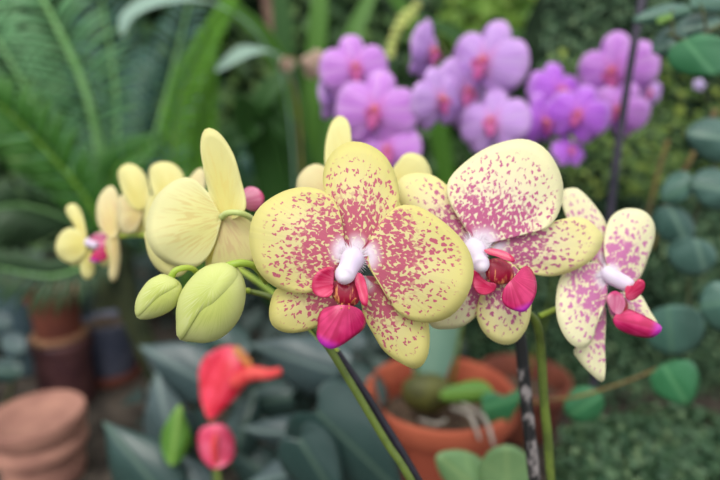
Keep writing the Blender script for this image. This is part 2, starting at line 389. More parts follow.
# bloom facing the camera
D = .250
b = thing('orchid_bloom', 'large yellow moth orchid bloom facing the camera, magenta spots and lip', 'orchid flower', at(352, 262, D+.004), GY)
patch('dorsal_sepal', [(352, 254), (341, 237), (329, 205), (323, 182), (326, 163), (335, 150), (349, 142), (367, 144), (384, 155), (395, 174), (399.5, 196), (395, 214), (383, 231), (368, 250)], (356, 252), (361, 142), pix(D+.006), (.002, .008, .004), m_main_sep, b, rip=.0006)
patch('petal', [(342, 236), (341, 218), (335, 202), (323, 191), (303, 187), (280, 193), (259, 208), (250, 228), (251, 251.5), (259, 272), (274, 286), (294, 293), (314, 291), (328, 279), (342, 264)], (346, 252), (250, 238), pix(D+.001), (-.004, .008, .004), m_main, b, rip=.0008)
patch('petal', [(369, 247), (373, 236), (383, 219), (399, 206), (416.5, 206), (434, 215), (454, 231), (468, 249), (473.6, 269), (470, 289), (460, 307), (446, 318.5), (428, 322.6), (411, 320), (396, 310), (383, 289), (370, 266)], (362, 256), (474, 285), pix(D+.000), (-.005, .009, .004), m_main, b, rip=.0008)
patch('lateral_sepal', [(276.6, 289), (269.6, 308), (271.7, 324), (284, 332), (300, 332), (316, 327), (332, 315), (349, 297), (350, 280), (318, 284), (294, 284)], (350, 284), (270, 325), pix(D+.008), (-.001, .006, .003), m_main_sep, b, rip=.0006)
patch('lateral_sepal', [(361, 290), (362, 308), (366, 321), (374, 335), (384, 350.6), (399, 362), (416.5, 368.6), (427, 357), (429.5, 335), (425, 315), (405, 305), (384, 285), (370, 276)], (361, 276), (418, 368), pix(D+.007), (-.001, .006, .003), m_main_sep, b, rip=.0006)
halo(b, 353, 259, D-.0005, 20, 260, 3)
column(b, [(356, 250), (353, 258), (348, 269), (344, 276), (342.5, 279)], D+.001, D-.012, [.0022, .0056, .0048, .0046, .0012])
def lip(parent, mid, midbase, midtip, dm, lobes, callus, dc, cup=.006, slope=-.004):
    lp = patch('lip', mid, midbase, midtip, pix(dm), (slope, .004, cup), m_lip, parent, .0012, 36, 8)
    for (o, bs, tp, d, pr, mm) in lobes:
        patch('side_lobe', o, bs, tp, pix(d), pr, mm, lp, .001, 28, 6)
    pillow('callus', callus[0], callus[1], pix(dc), callus[2], m_callus, lp, None, 24, 6)
    return lp
L1 = lip(b, [(327, 308), (320, 314), (318, 327), (318, 339), (328, 348), (338, 346.5), (353, 336.5), (363, 328), (365, 319), (359, 309), (345, 305)], (344, 309), (326, 348), D-.014,
    [([(334, 268), (326, 268), (317, 273), (312, 283), (313, 292), (320, 297), (329, 297), (333, 291), (331, 282)], (333, 284), (312, 288), D-.007, (-.003, 0, -.003), m_lobe),
     ([(357, 273), (362, 275), (366, 284), (368, 297), (367, 306), (362, 304), (358, 292), (355, 281)], (357, 278), (367, 306), D-.006, (-.003, 0, .001), m_lobe)],
    ([(333, 282), (338, 281), (346, 285), (353, 279), (359, 286), (360, 298), (356, 305), (345, 306), (336, 302), (331, 293)], (346, 294), .0025), D-.003)
for s, e in (((338, 302), (334, 296)), ((352, 303), (356, 298)), ((342, 304), (341, 309)), ((349, 304), (349, 309))):
    tube('tooth', [at(s[0], s[1], D-.009), at((s[0]+e[0])/2, (s[1]+e[1])/2, D-.013), at(e[0], e[1], D-.0155)], [.0005, .0005, .0002], m_spad_y, L1, 6, 8)
tube('pedicel', [at(357, 258, D+.008), at(352, 275, D+.022), at(335, 300, D+.034)], [.0018, .0016, .0016], m_pedg, b)

# second bloom, turned to the right
D = .275
b = thing('orchid_bloom', 'cream spotted orchid bloom tilted right, between the large yellow bloom and the right bloom', 'orchid flower', at(482, 252, D+.004), GY)
patch('dorsal_sepal', [(397, 188), (402, 177), (418, 173), (436, 177), (452, 192), (468, 222), (480, 240), (474, 250), (450, 245), (420, 226), (402, 207)], (476, 244), (400, 182), pix(D+.008), (.000, .006, .004), m_pale_sep, b, rip=.0006)
patch('petal', [(476, 240), (464, 226), (451, 205), (446.6, 187), (454, 172.5), (474.6, 155), (495, 144.5), (521, 139), (541.7, 146), (556, 164), (563, 187), (559, 212), (547.5, 227), (527, 233), (501, 239)], (482, 245), (530, 140), pix(D+.002), (-.001, .009, .004), m_pale, b, rip=.001)
patch('petal', [(428, 320), (434, 328), (446, 329), (460, 327), (474, 318), (487, 299), (487, 272), (478, 266), (455, 278), (432, 298)], (486, 272), (430, 326), pix(D+.006), (-.001, .008, .004), m_pale, b, rip=.0007)
patch('lateral_sepal', [(500, 240), (530, 233), (559, 220), (582.5, 218), (597, 228), (603, 239.6), (594, 257), (577, 269), (553, 276), (530, 273), (505, 260), (492, 250)], (490, 246), (603, 240), pix(D+.006), (.006, .004, .003), m_pale_sep, b, rip=.0006)
patch('lateral_sepal', [(488, 280), (478.5, 301), (477, 318), (486, 335), (501, 344), (515.5, 342), (527, 327), (531, 307), (530, 289), (521, 272), (505, 262)], (502, 268), (503, 344), pix(D+.004), (-.001, .006, .004), m_pale_sep, b, rip=.0006)
halo(b, 475, 248, D-.0005, 20, 240, 5)
column(b, [(472, 240), (474, 249), (478, 260), (481, 266), (482, 269)], D+.001, D-.010, [.0024, .0060, .0052, .0046, .0012])
lip(b, [(525, 266), (532.5, 272.5), (536, 285), (534, 297.5), (526, 310), (517.5, 311), (506, 306), (502, 297.5), (505, 287.5), (515, 276)], (512, 284), (523, 311), D-.014,
    [([(484, 250), (494, 249), (505, 252), (513, 257), (515, 262), (508, 261), (498, 257), (488, 254)], (487, 252), (515, 261), D-.009, (-.004, 0, .001), m_lobe),
     ([(474, 270), (480, 276), (488, 282), (496, 284), (494, 291), (485, 295), (477, 292), (473, 283)], (486, 284), (474, 276), D-.004, (-.002, 0, -.003), m_lobe)],
    ([(487, 262), (496, 258), (506, 261), (513, 269), (514, 279), (506, 284), (495, 284), (486, 276)], (500, 271), .003), D-.002)
tube('pedicel', [at(483, 256, D+.009), at(505, 285, D+.022), at(525, 305, D+.026)], [.0018, .0016, .0016], m_pedg, b)

# third bloom, in profile on the right
D = .296
b = thing('orchid_bloom', 'rosy cream orchid bloom on the right, in profile with its magenta lip pointing right', 'orchid flower', at(606, 275, D+.006), GY)
patch('lateral_sepal', [(562, 192), (570, 188), (580, 190), (595, 206), (606, 224), (610, 250), (606, 268), (596, 266), (577, 241), (563, 208)], (605, 264), (570, 188), pix(D+.012), (.006, .004, .004), m_rosy, b, rip=.0005)
patch('petal', [(606, 262), (604, 245), (606, 228), (612.6, 215), (626, 208.5), (643, 210.7), (653, 221.6), (654.5, 237), (647.6, 259), (639, 278.6), (626, 284), (613, 280)], (611, 274), (640, 209), pix(D+.006), (.006, .004, .005), m_rosy, b, rip=.0007)
patch('petal', [(601, 266), (588, 262), (573, 265), (560, 278.5), (555.6, 302.6), (559, 324.5), (569, 342), (582, 348.6), (591, 341), (598, 320), (607, 296)], (606, 278), (570, 345), pix(D+.001), (-.010, .004, .004), m_rosy, b, rip=.0007)
patch('lateral_sepal', [(586, 335), (574, 350), (577, 358), (588, 371), (601.6, 382), (605, 373), (604.5, 346), (606, 318), (603, 300), (595, 306)], (603, 303), (601, 382), pix(D+.007), (-.004, .004, .003), m_rosy, b, rip=.0005)
patch('lateral_sepal', [(608, 300), (622, 292), (639, 294), (650, 311), (658, 326), (647, 332), (630, 331), (614, 322)], (612, 302), (656, 328), pix(D+.010), (-.004, .004, .003), m_rosy, b, rip=.0005)
halo(b, 607, 274, D-.0005, 15, 160, 9)
column(b, [(603, 270), (609, 275), (620, 281), (630, 286), (635, 288)], D+.001, D-.006, [.0034, .0044, .0046, .0038, .0014])
lip(b, [(613, 320), (617, 313), (626, 309), (643, 316), (658.5, 324.5), (661, 330), (651, 337), (632, 334.5), (618, 328)], (618, 320), (661, 331), D-.006,
    [([(626, 287), (634, 285), (638, 279), (644, 281), (644, 288), (639, 295), (632, 300), (626, 298)], (629, 293), (643, 281), D-.009, (-.003, 0, .002), m_lobe),
     ([(608, 296), (615, 291), (623, 296), (625, 306), (620, 314), (613, 312), (608, 304)], (615, 312), (616, 292), D-.005, (-.002, 0, -.002), m_lobe_pink)],
    ([(612, 300), (620, 296), (627, 300), (628, 308), (621, 315), (614, 312)], (620, 306), .003), D-.002)
tube('pedicel', [at(604, 278, D+.012), at(590, 292, D+.024), at(565, 305, D+.027), at(540, 316, D+.020)], [.0018, .0016, .0017, .0018], m_pedg, b)

# bloom seen from behind, left of the yellow one
D = .284
b = thing('orchid_bloom', 'plain yellow orchid bloom seen from behind, above the two green buds', 'orchid flower', at(222, 216, D-.004), GY)
patch('dorsal_sepal', [(212, 205), (207, 185), (202, 160), (200.5, 143), (203.5, 131), (211, 128), (222, 136), (233, 154), (240.5, 178), (246, 204), (240, 216), (226, 219)], (225, 217), (208, 128), pix(D+.002), (.001, -.006, -.004), m_back_plain, b, rip=.0006)
patch('petal', [(216, 222), (214, 205), (206, 190), (191, 178), (174, 181), (157, 196), (147.5, 217), (147, 238), (157, 256), (175, 266), (196, 267), (209, 255), (217, 236)], (222, 218), (150, 228), pix(D-.001), (.006, .004, .006), m_back, b, rip=.0009)
patch('petal', [(224, 214), (238, 212), (250, 216), (255, 236), (256, 258), (246, 266), (228, 268), (212, 266), (218, 240)], (223, 217), (246, 266), pix(D+.001), (.001, .004, .005), m_back_pink, b, rip=.0005)
patch('lateral_sepal', [(148, 230), (146, 243), (150, 258), (160, 271), (176, 277), (188, 270), (198, 250), (210, 230), (190, 226)], (216, 226), (162, 272), pix(D+.012), (.002, .004, .003), m_back_plain, b, rip=.0004)
patch('lateral_sepal', [(212, 230), (206, 250), (207, 270), (216, 280), (228, 276), (232, 255), (230, 232)], (221, 226), (216, 280), pix(D+.008), (.001, .004, .003), m_back_plain, b, rip=.0004)
lp = patch('lip', [(244, 190), (250, 187), (258, 189), (264, 197), (262, 206), (254, 211), (245, 208), (241, 199)], (243, 202), (264, 197), pix(D+.022), (.002, .002, .003), m_lobe_pink, b, .001, 28, 6)
tube('column', [at(226, 210, D+.006), at(235, 204, D+.013), at(243, 200, D+.020)], [.002, .0018, .0012], m_column, b)
tube('pedicel', [at(222, 217, D-.001), at(228, 213, D-.006), at(240, 213, D-.007), at(252, 219, D-.001), at(262, 232, D+.010)], [.0020, .0017, .0016, .0016, .0016], m_pedicel, b)

# bloom hidden behind the yellow one
D = .330
b = thing('orchid_bloom', 'pale yellow orchid bloom facing away, its petal tips peeping over the large yellow bloom', 'orchid flower', at(362, 205, D), GY)
patch('dorsal_sepal', [(326, 170), (325, 148), (329, 128), (335, 118), (342, 116), (349, 123), (351, 140), (353, 165), (362, 192), (350, 200), (336, 192)], (356, 200), (339, 116), pix(D), (.001, .006, -.004), m_back_plain, b, rip=.0004)
patch('petal', [(297, 192), (298, 178), (306, 168), (316, 164), (326, 168), (345, 185), (358, 200), (350, 216), (322, 216), (302, 206)], (357, 205), (300, 180), pix(D+.004), (.001, .006, .004), m_peach, b, rip=.0004)
patch('petal', [(396, 176), (398, 162), (405, 154), (414, 153), (424, 158), (431, 172), (432, 192), (420, 208), (392, 216), (368, 208), (380, 194)], (368, 205), (414, 153), pix(D+.004), (.001, .006, .004), m_back_plain, b, rip=.0004)
patch('lateral_sepal', [(356, 210), (342, 222), (334, 240), (340, 252), (352, 248), (362, 228), (366, 212)], (361, 208), (339, 252), pix(D+.006), (.001, .004, .003), m_back_plain, b)
patch('lateral_sepal', [(362, 210), (368, 226), (380, 244), (392, 250), (394, 238), (384, 220), (372, 208)], (365, 208), (391, 250), pix(D+.006), (.001, .004, .003), m_back_plain, b)
tube('pedicel', [at(362, 207, D), at(356, 222, D-.012), at(346, 242, D-.020)], [.0017, .0015, .0015], m_pedg, b)

# far-left raceme, four blooms out of focus
def far_bloom(label, root, D, parts, lipd=None):
    b = thing('orchid_bloom', label, 'orchid flower', at(root[0], root[1], D), 'blurred yellow orchid blooms at the left')
    for (nm, o, bs, tp, dd, mm) in parts:
        patch(nm, o, bs, tp, pix(D+dd), (.001, .005, .004), mm, b, rip=.0006, n=36, R=7)
    if lipd:
        lp = patch('lip', lipd[0], lipd[1], lipd[2], pix(D-.006), (-.002, .002, .004), m_lip, b, .001, 28, 6)
        for o, bs, tp in lipd[3]: patch('side_lobe', o, bs, tp, pix(D-.003), (-.002, 0, -.002), m_lobe_pink, lp, .001, 24, 5)
        tube('column', [at(*lipd[4][0], D), at(*lipd[4][1], D-.006)], [.0035, .003], m_column, b, 10, 8)
    return b
far_bloom('small blurred yellow orchid bloom at the far left end of the spray', (88, 244), .43,
    [('dorsal_sepal', [(66, 212), (68, 205), (75, 204), (81, 210), (85, 225), (87, 240), (80, 242), (75, 226)], (84, 240), (70, 204), .002, m_back_plain),
     ('petal', [(84, 236), (74, 228), (63, 231), (56, 243), (58, 256), (68, 263), (79, 260), (86, 250)], (87, 244), (57, 248), -.001, m_back_plain),
     ('petal', [(90, 240), (99, 232), (108, 236), (108, 248), (98, 252), (90, 248)], (90, 244), (108, 240), .006, m_peach),
     ('lateral_sepal', [(84, 252), (80, 264), (83, 277), (90, 279), (95, 270), (94, 254)], (89, 248), (87, 279), .001, m_back_plain),
     ('lateral_sepal', [(78, 250), (70, 258), (72, 266), (82, 264), (88, 254)], (86, 249), (71, 264), .006, m_back_plain)],
    ([(94, 252), (104, 246), (112, 250), (108, 258), (98, 262), (90, 260)], (100, 250), (96, 262), [([(90, 238), (98, 233), (108, 235), (110, 244), (100, 247), (91, 245)], (92, 243), (109, 238))], ((88, 242), (97, 246))))
far_bloom('blurred peach-yellow orchid bloom edge-on, second from the far left of the spray', (112, 232), .415,
    [('petal', [(108, 236), (98, 224), (97, 204), (104, 190), (113, 186), (119, 198), (119, 218), (116, 236)], (112, 236), (108, 186), -.001, m_peach),
     ('lateral_sepal', [(107, 238), (110, 256), (109, 274), (112, 282), (117, 278), (120, 260), (119, 240), (114, 232)], (114, 236), (111, 282), .000, m_peach),
     ('dorsal_sepal', [(112, 232), (116, 210), (122, 204), (124, 218), (120, 234)], (115, 234), (121, 204), .006, m_back_plain),
     ('petal', [(106, 240), (99, 250), (100, 264), (107, 266), (112, 254), (114, 240)], (112, 238), (102, 266), .008, m_back_plain)])
far_bloom('blurred yellow orchid bloom third along the left spray, seen from behind', (140, 212), .40,
    [('dorsal_sepal', [(121, 188), (118, 172), (126, 164), (137, 166), (147, 178), (150, 198), (144, 210), (130, 206)], (140, 208), (127, 164), -.001, m_back_plain),
     ('petal', [(120, 196), (136, 196), (142, 208), (140, 222), (134, 232), (122, 233), (118, 216)], (140, 212), (120, 224), .002, m_peach),
     ('petal', [(138, 206), (152, 204), (156, 214), (150, 226), (140, 222)], (139, 212), (155, 214), .004, m_back_plain),
     ('lateral_sepal', [(136, 214), (132, 226), (140, 236), (150, 232), (146, 216)], (140, 212), (141, 236), .006, m_back_plain)])
far_bloom('blurred pale yellow orchid bloom peeping left of the bloom seen from behind', (170, 205), .385,
    [('dorsal_sepal', [(150, 184), (150, 168), (160, 162), (174, 164), (184, 176), (184, 196), (172, 208), (156, 200)], (170, 206), (164, 162), -.001, m_back_plain),
     ('petal', [(150, 196), (162, 196), (170, 208), (166, 230), (158, 244), (149, 240), (144, 220)], (168, 208), (150, 236), .003, m_back_plain),
     ('petal', [(172, 202), (186, 182), (200, 168), (206, 176), (202, 200), (186, 216)], (174, 208), (203, 170), .004, m_peach),
     ('lateral_sepal', [(164, 212), (158, 232), (166, 248), (176, 240), (176, 214)], (170, 208), (167, 248), .006, m_back_plain)])
# ------------------------------------------------------------------ buds
D = .264
b = thing('orchid_bud', 'large plump lime-green orchid bud beside a smaller bud', 'flower bud', at(222, 266, D), 'green orchid buds')
UB = [(228.6, 262.5), (238, 268), (244, 279), (246, 291), (243.5, 309), (235.5, 325), (222, 337.5), (206, 343), (192, 342), (181, 340.5), (176.5, 335), (176, 322.6), (176, 309), (180.5, 293), (190, 279), (203, 267.5), (217, 263)]
pillow('bud_sepal', UB, (212, 303), pix(D), .0145, m_bud2, b, (182, 341), label='paler sepal wrapped underneath')
pillow('bud_sepal', [(228, 263), (237, 268.5), (240.5, 279), (236.6, 293), (222, 309), (203, 320.5), (189.5, 331), (183, 340), (178, 337), (176.3, 322.6), (176, 309), (180.5, 293), (190, 279), (203, 267.5), (217, 263)], (206, 298), pix(D-.0022), .0135, m_bud, b, (181, 341), ridge=.0003)
tube('pedicel', [at(227, 267, D-.002), at(233, 264.5, D-.003), at(242, 263, D-.002), at(252, 265, D+.001), at(259, 271, D+.008), at(266, 282, D+.022)], [.0024, .0021, .0019, .0018, .0018, .0017], m_pedg, b)
D = .268
b = thing('orchid_bud', 'small lime-green orchid bud left of the plump bud', 'flower bud', at(170, 277, D), 'green orchid buds')
pillow('bud_sepal', [(164, 274), (176, 279), (182, 287), (179, 302), (169, 312), (155, 318), (141.5, 319.6), (135.7, 315.7), (135, 304), (139, 293), (148, 281), (157.5, 275.5)], (160, 296), pix(D), .0095, m_bud2, b, (136, 317), label='paler sepal wrapped underneath')
pillow('bud_sepal', [(164, 274), (176, 279), (179.5, 285), (172, 295), (158, 305), (145, 314), (137, 317), (135.3, 312), (135.4, 304), (139.3, 293), (148, 281), (157.5, 275.5)], (158, 292), pix(D-.0016), .0088, m_bud, b, (136, 317))
tube('pedicel', [at(171, 277.5, D-.001), at(175, 271, D-.002), at(183, 268, D), at(192, 268.5, D+.005), at(199, 274, D+.012), at(216, 285, D+.0235), at(250, 291, D+.026)], [.0019, .0016, .0015, .0015, .0015, .0016, .0016], m_pedg, b)
# ------------------------------------------------------------------ flower stems and stakes
t = tube('flower_stem', [at(240, 290, .300), at(268, 296, .296), at(296, 312, .294), at(322, 338, .294), at(352, 385, .298), at(385, 440, .303), at(414, 486, .306), at(470, 600, .32), ground_pt(500, 640, .345)], [.0014, .0017, .0019, .0021, .0022, .0023, .0024, .0025, .0028], m_stem, None, 12, 60, None, ground_pt(500, 640, .345))
tag(t, 'slanting green flower stem rising under the large yellow bloom', 'stem')
t = tube('stake', [at(338, 352, .312), at(372, 404, .316), at(419, 482, .320), at(474, 586, .33), ground_pt(518, 640, .36)], [.0018, .0024, .0026, .0026, .0026], m_stake, None, 10, 30, None, ground_pt(518, 640, .36))
tag(t, 'thin black stake running alongside the slanting green stem', 'stake')
t = tube('flower_stem', [at(505, 302, .302), at(527, 312, .308), at(537, 325, .314), at(541, 350, .322), at(544, 400, .33), at(548, 440, .336), at(551, 484, .340), at(556, 560, .35), ground_pt(560, 600, .385)], [.0014, .002, .0026, .0028, .0028, .0030, .0028, .003, .003], m_stem, None, 12, 60, None, ground_pt(560, 600, .385))
tag(t, 'upright green flower stem under the rosy bloom, right of the mottled stake', 'stem')
t = tube('stake', [at(517, 325, .350), at(521, 345, .350), at(527, 410, .352), at(535, 484, .354), at(543, 560, .36), ground_pt(548, 590, .40)], [.0038, .0040, .0041, .0041, .0041, .0041], m_mottle, None, 12, 40, None, ground_pt(548, 590, .40))
tag(t, 'black and white mottled stake beside the upright green stem', 'stake')
t = tube('flower_stem', [at(90, 246, .437), at(112, 238, .425), at(140, 235, .412), at(175, 240, .40), at(215, 255, .385), at(262, 285, .365), at(300, 318, .345), at(322, 340, .335), at(338, 353, .325), at(372, 404, .329), at(419, 482, .333), at(476, 590, .345), ground_pt(524, 640, .38)], [.0014, .0017, .0018, .002, .002, .002, .002, .002, .002, .002, .002, .002], m_pedg, None, 10, 80, None, ground_pt(524, 640, .38))
tag(t, 'pale green flower stem arching behind the blurred blooms at the left', 'stem')

# ------------------------------------------------------------------ purple orchids
def oval(L, W, ang, skew=.15, n=14, r0=.0):
    """egg outline from the origin along ang; widest past the middle"""
    pts = []
    for i in range(n):
        a = 2*PI*i/n; x = L*(.5-.5*math.cos(a)); w = W/2*math.sin(a)*(1+skew*(-math.cos(a)))
        pts.append((x*math.cos(ang)-w*math.sin(ang), x*math.sin(ang)+w*math.cos(ang)))
    return pts
def loc_map(x, y, off): return Vector((x, off, y))     # local: faces -Y, Z up
def purple_bloom(mi, size):
    b = thing('orchid_bloom', '', 'orchid flower'); m = m_pur[mi]; s = size
    def tep(nm, L, W, deg, dd, cup=.08):
        a = math.radians(deg); o = oval(L*s, W*s, a)
        patch(nm, o, (0, 0), (L*s*math.cos(a), L*s*math.sin(a)), lambda x, y, off: loc_map(x, y, off+dd*s), (-.05*s, .16*s, cup*s), m, b, .0007, 28, 6, .012*s, 1000*.05/s)
    tep('dorsal_sepal', .52, .40, 90, .03); tep('lateral_sepal', .52, .36, 232, .03); tep('lateral_sepal', .52, .36, 308, .03)
    tep('petal', .54, .62, 168+8, 0); tep('petal', .54, .62, 4, 0)
    lp = patch('lip', [(x*s, y*s) for x, y in [(-.04, -.02), (-.07, -.10), (-.05, -.19), (0, -.25), (.05, -.19), (.07, -.10), (.04, -.02)]], (0, -.02*s), (0, -.25*s), lambda x, y, off: loc_map(x, y, off-.09*s), (-.06*s, .05*s, .05*s), m_plip, b, .001, 24, 5, 0, 1000*.05/s)
    for sg in (-1, 1):
        patch('side_lobe', [(sg*x*s, y*s) for x, y in [(.02, .0), (.07, .015), (.105, -.03), (.09, -.085), (.04, -.085)]], (.03*sg*s, -.05*s), (.105*sg*s, -.03*s), lambda x, y, off: loc_map(x, y, off-.08*s), (-.06*s, 0, -.02*s), m_plip, lp, .001, 20, 4, 0, 1000*.05/s)
    vs, fs, uv, rd = tube_data([Vector((0, .0, .03*s)), Vector((0, -.07*s, .02*s)), Vector((0, -.12*s, -.01*s))], [.045*s, .05*s, .02*s], 10, 8)
    mesh_obj('column', vs, fs, m_pcall, b)
    vs, fs, uv, rd = tube_data([Vector((0, .02*s, 0)), Vector((0, .14*s, -.02*s)), Vector((0, .26*s, -.10*s))], [.02*s, .016*s, .016*s], 8, 8)
    mesh_obj('pedicel', vs, fs, m_stem, b)
    return b
def copy_tree(o, parent=None):
    kids = list(o.children); c = o.copy(); C.objects.link(c); c.parent = parent
    for k in kids: copy_tree(k, c)
    return c
protos = {}
GP = 'purple orchid blooms behind'
def place_purple(px, py, d, diam, mi, yaw, pitch, roll, label):
    size = diam/FPX*d
    if mi not in protos: o = protos[mi] = purple_bloom(mi, .075)
    else: o = copy_tree(protos[mi])
    o.location = at(px, py, d); k = size/.075; o.scale = (k, k, k)
    o.rotation_euler = (math.radians(pitch), math.radians(roll), math.radians(yaw))
    o['label'] = label; o['category'] = 'orchid flower'; o['group'] = GP
PUR = [
 (355, 68, .62, 66, 0, 8, -6, -6, 'violet orchid bloom topmost of the left purple spray, orange-red heart facing forward'),
 (375, 111, .60, 80, 0, -10, -4, 8, 'large violet orchid bloom with crimson heart, second down the left purple spray'),
 (342, 96, .66, 58, 1, 60, 0, 10, 'lilac orchid bloom turned sideways at the outer edge of the left purple spray'),
 (388, 150, .61, 62, 0, -14, -10, -12, 'violet orchid bloom lowest in the left purple spray, just above the large yellow bloom'),
 (431, 52, .66, 62, 1, 62, 6, 14, 'lilac orchid bloom edge-on at the top of the middle purple spray'),
 (441, 100, .61, 62, 1, 34, 0, -10, 'lilac orchid bloom with small crimson heart at the outer left of the middle spray'),
 (484, 62, .63, 80, 1, -40, -4, 12, 'broad lilac orchid bloom at the upper right of the middle purple spray'),
 (466, 92, .655, 70, 1, 40, 0, 30, 'lilac orchid bloom half hidden at the core of the middle purple spray'),
 (492, 122, .62, 68, 1, -30, -12, -6, 'lilac orchid bloom lowest in the middle purple spray, above the cream bloom'),
 (560, 92, .66, 64, 2, 20, -14, 6, 'deep purple orchid bloom at the upper left of the right purple spray'),
 (544, 122, .63, 54, 2, 30, 4, -14, 'deep purple orchid bloom at the lower left of the right purple spray'),
 (578, 114, .62, 58, 2, -24, -6, 16, 'deep purple orchid bloom in the lower middle of the right purple spray'),
 (613, 72, .65, 74, 0, -46, 6, -8, 'violet orchid bloom with red heart just left of the dark slender pole'),
 (617, 110, .63, 54, 0, -40, 0, 20, 'pinkish violet orchid bloom lower beside the dark slender pole'),
 (648, 92, .70, 34, 1, 10, 0, 8, 'small pale lilac orchid bloom just right of the dark slender pole'),
 (570, 150, .64, 34, 2, 10, -30, 4, 'small purple orchid bloom hanging at the bottom of the right purple spray')]
for a in PUR: place_purple(*a)
POTA = at(440, 388, .70); POTB = at(524, 374, .93)
def stem(label, pts, r=.0022, m=m_strap_dark):
    t = tube('flower_stem', pts, [r*.7, r, r, r*1.2], m_stem, None, 8, 40, None, pts[-1]); tag(t, label, 'stem', 'stems of the purple orchids')
stem('thin green stem carrying the left purple spray', [at(352, 60, .655), at(372, 105, .65), at(398, 170, .66), at(415, 290, .69), Vector((POTA.x-.03, POTA.y+.01, POTA.z-.03))])
stem('thin green stem carrying the middle purple spray', [at(440, 45, .69), at(470, 90, .69), at(480, 160, .70), at(465, 300, .71), Vector((POTA.x+.02, POTA.y+.03, POTA.z-.03))])
stem('thin green stem carrying the right purple spray', [at(612, 60, .71), at(590, 110, .72), at(572, 180, .78), at(550, 300, .89), Vector((POTB.x, POTB.y, POTB.z-.03))])
t = tube('pole', [at(648, -40, .545), at(640, 10, .545), at(625, 100, .56), at(611, 205, .585), at(603, 300, .62), ground_pt(600, 330, .66)], [.0042]*6, m_pole, None, 12, 30, None, ground_pt(600, 330, .66))
tag(t, 'dark slender pole rising between the right purple spray and the vine', 'pole')

# ------------------------------------------------------------------ pots
def pot(name, label, c, r, mat, taper=.72, z0=0.0, rim=.028, mixz=.03, flare=1.0, mixm=None, group=None):
    h = c.z; t = thing(name, label, 'pot', (c.x, c.y, z0), group)
    th = r*.09
    lathe('pot_body', [(r*taper*.96, z0), (r*taper, z0+.004), (r*.9, h-rim), (r*.9, h-rim+.001), (r*.9-th, h-rim+.001), (r*.9-th, h-mixz), (r*taper-th, z0+.012)], (c.x, c.y, z0), mat, t)
    lathe('rim', [(r*.9-th, h-rim), (r*.97, h-rim), (r, h-rim+.004), (r, h-.005), (r*.985, h-.001), (r*.96, h), (r*.92, h-.002), (r*.9, h-.008), (r*.9-th, h-rim+.001), (r*.9-th, h-rim)], (c.x, c.y, z0), mat, t)
    vs = [Vector((c.x, c.y, h-mixz+.004))]; fs = []; N, R = 40, 8; rs = random.Random(3)
    for i in range(1, R+1):
        for k in range(N):
            a = 2*PI*k/N; q = (r*.9-th)*i/R*.985; vs.append(Vector((c.x+q*math.cos(a), c.y+q*math.sin(a), h-mixz+rs.uniform(-.003, .004))))
    for k in range(N):
        k2 = (k+1) % N; fs.append((0, 1+k, 1+k2))
        for i in range(R-1): a0 = 1+i*N; fs.append((a0+k, a0+N+k, a0+N+k2, a0+k2))
    mesh_obj('potting_mix', vs, fs, mixm or m_mix, t)
    return t
pot('plant_pot', 'terracotta pot with an orchid bulb, below the large yellow bloom', POTA, .1015, m_terra, .70, rim=.030, mixz=.05)
pot('plant_pot', 'reddish terracotta pot half hidden behind the mottled stake', POTB, .082, m_terra_dark, .72, rim=.026, mixz=.04)
# orchid plant in the main pot
o = thing('orchid_plant', 'orchid with olive bulb and broad leaves growing in the terracotta pot', 'plant', (POTA.x, POTA.y, POTA.z-.046))
vs = []; fs = []
pb = at(428, 395, .70)
pillow('bulb', [(404, 382), (418, 374), (436, 374), (450, 382), (456, 396), (446, 408), (428, 414), (410, 408), (402, 396)], (428, 394), pix(.70), .026, m_bulb, o, (470, 396))
patch('leaf', [(418, 385), (412, 360), (414, 330), (424, 306), (440, 300), (456, 312), (460, 335), (452, 362), (440, 385)], (430, 388), (438, 300), pix(.705), (.02, .0, .015), m_orleaf_blue, o, .0016)
patch('leaf', [(440, 392), (458, 384), (476, 380), (488, 384), (494, 394), (482, 402), (462, 402), (444, 400)], (441, 396), (494, 392), pix(.665), (-.02, .0, .01), m_bright, o, .0012)
patch('leaf', [(482, 396), (492, 392), (506, 396), (522, 388), (520, 402), (510, 420), (500, 430), (488, 420)], (482, 408), (521, 396), pix(.63), (-.01, .0, .01), m_heart_bright, o, .0012)
for i, (a, bq, c) in enumerate((((452, 408), (470, 416), (480, 440)), ((462, 404), (484, 418), (494, 446)), ((420, 420), (436, 424), (446, 420)))):
    tube('root', [at(*a, .66), at(*bq, .615), at(*c, .60)], [.003, .0028, .002], m_root, o, 8, 14)
# orchid leaves in front of the pot
o = thing('orchid_plant', 'pale green orchid leaves at the bottom edge in front of the terracotta pot', 'plant', ground_pt(490, 520, .50))
patch('leaf', [(436, 456), (450, 450), (466, 451), (482, 460), (494, 480), (494, 500), (476, 506), (454, 492), (440, 474)], (500, 506), (436, 454), pix(.50), (.0, -.01, .012), m_orleaf, o, .0014)
patch('leaf', [(480, 472), (486, 454), (500, 446), (516, 447), (528, 458), (531, 478), (526, 504), (508, 514), (488, 504)], (508, 512), (506, 446), pix(.485), (.0, -.01, .014), m_orleaf, o, .0014)
tube('stem', [at(504, 508, .49), at(504, 560, .49), ground_pt(490, 520, .50)], [.006, .007, .008], m_stem, o)
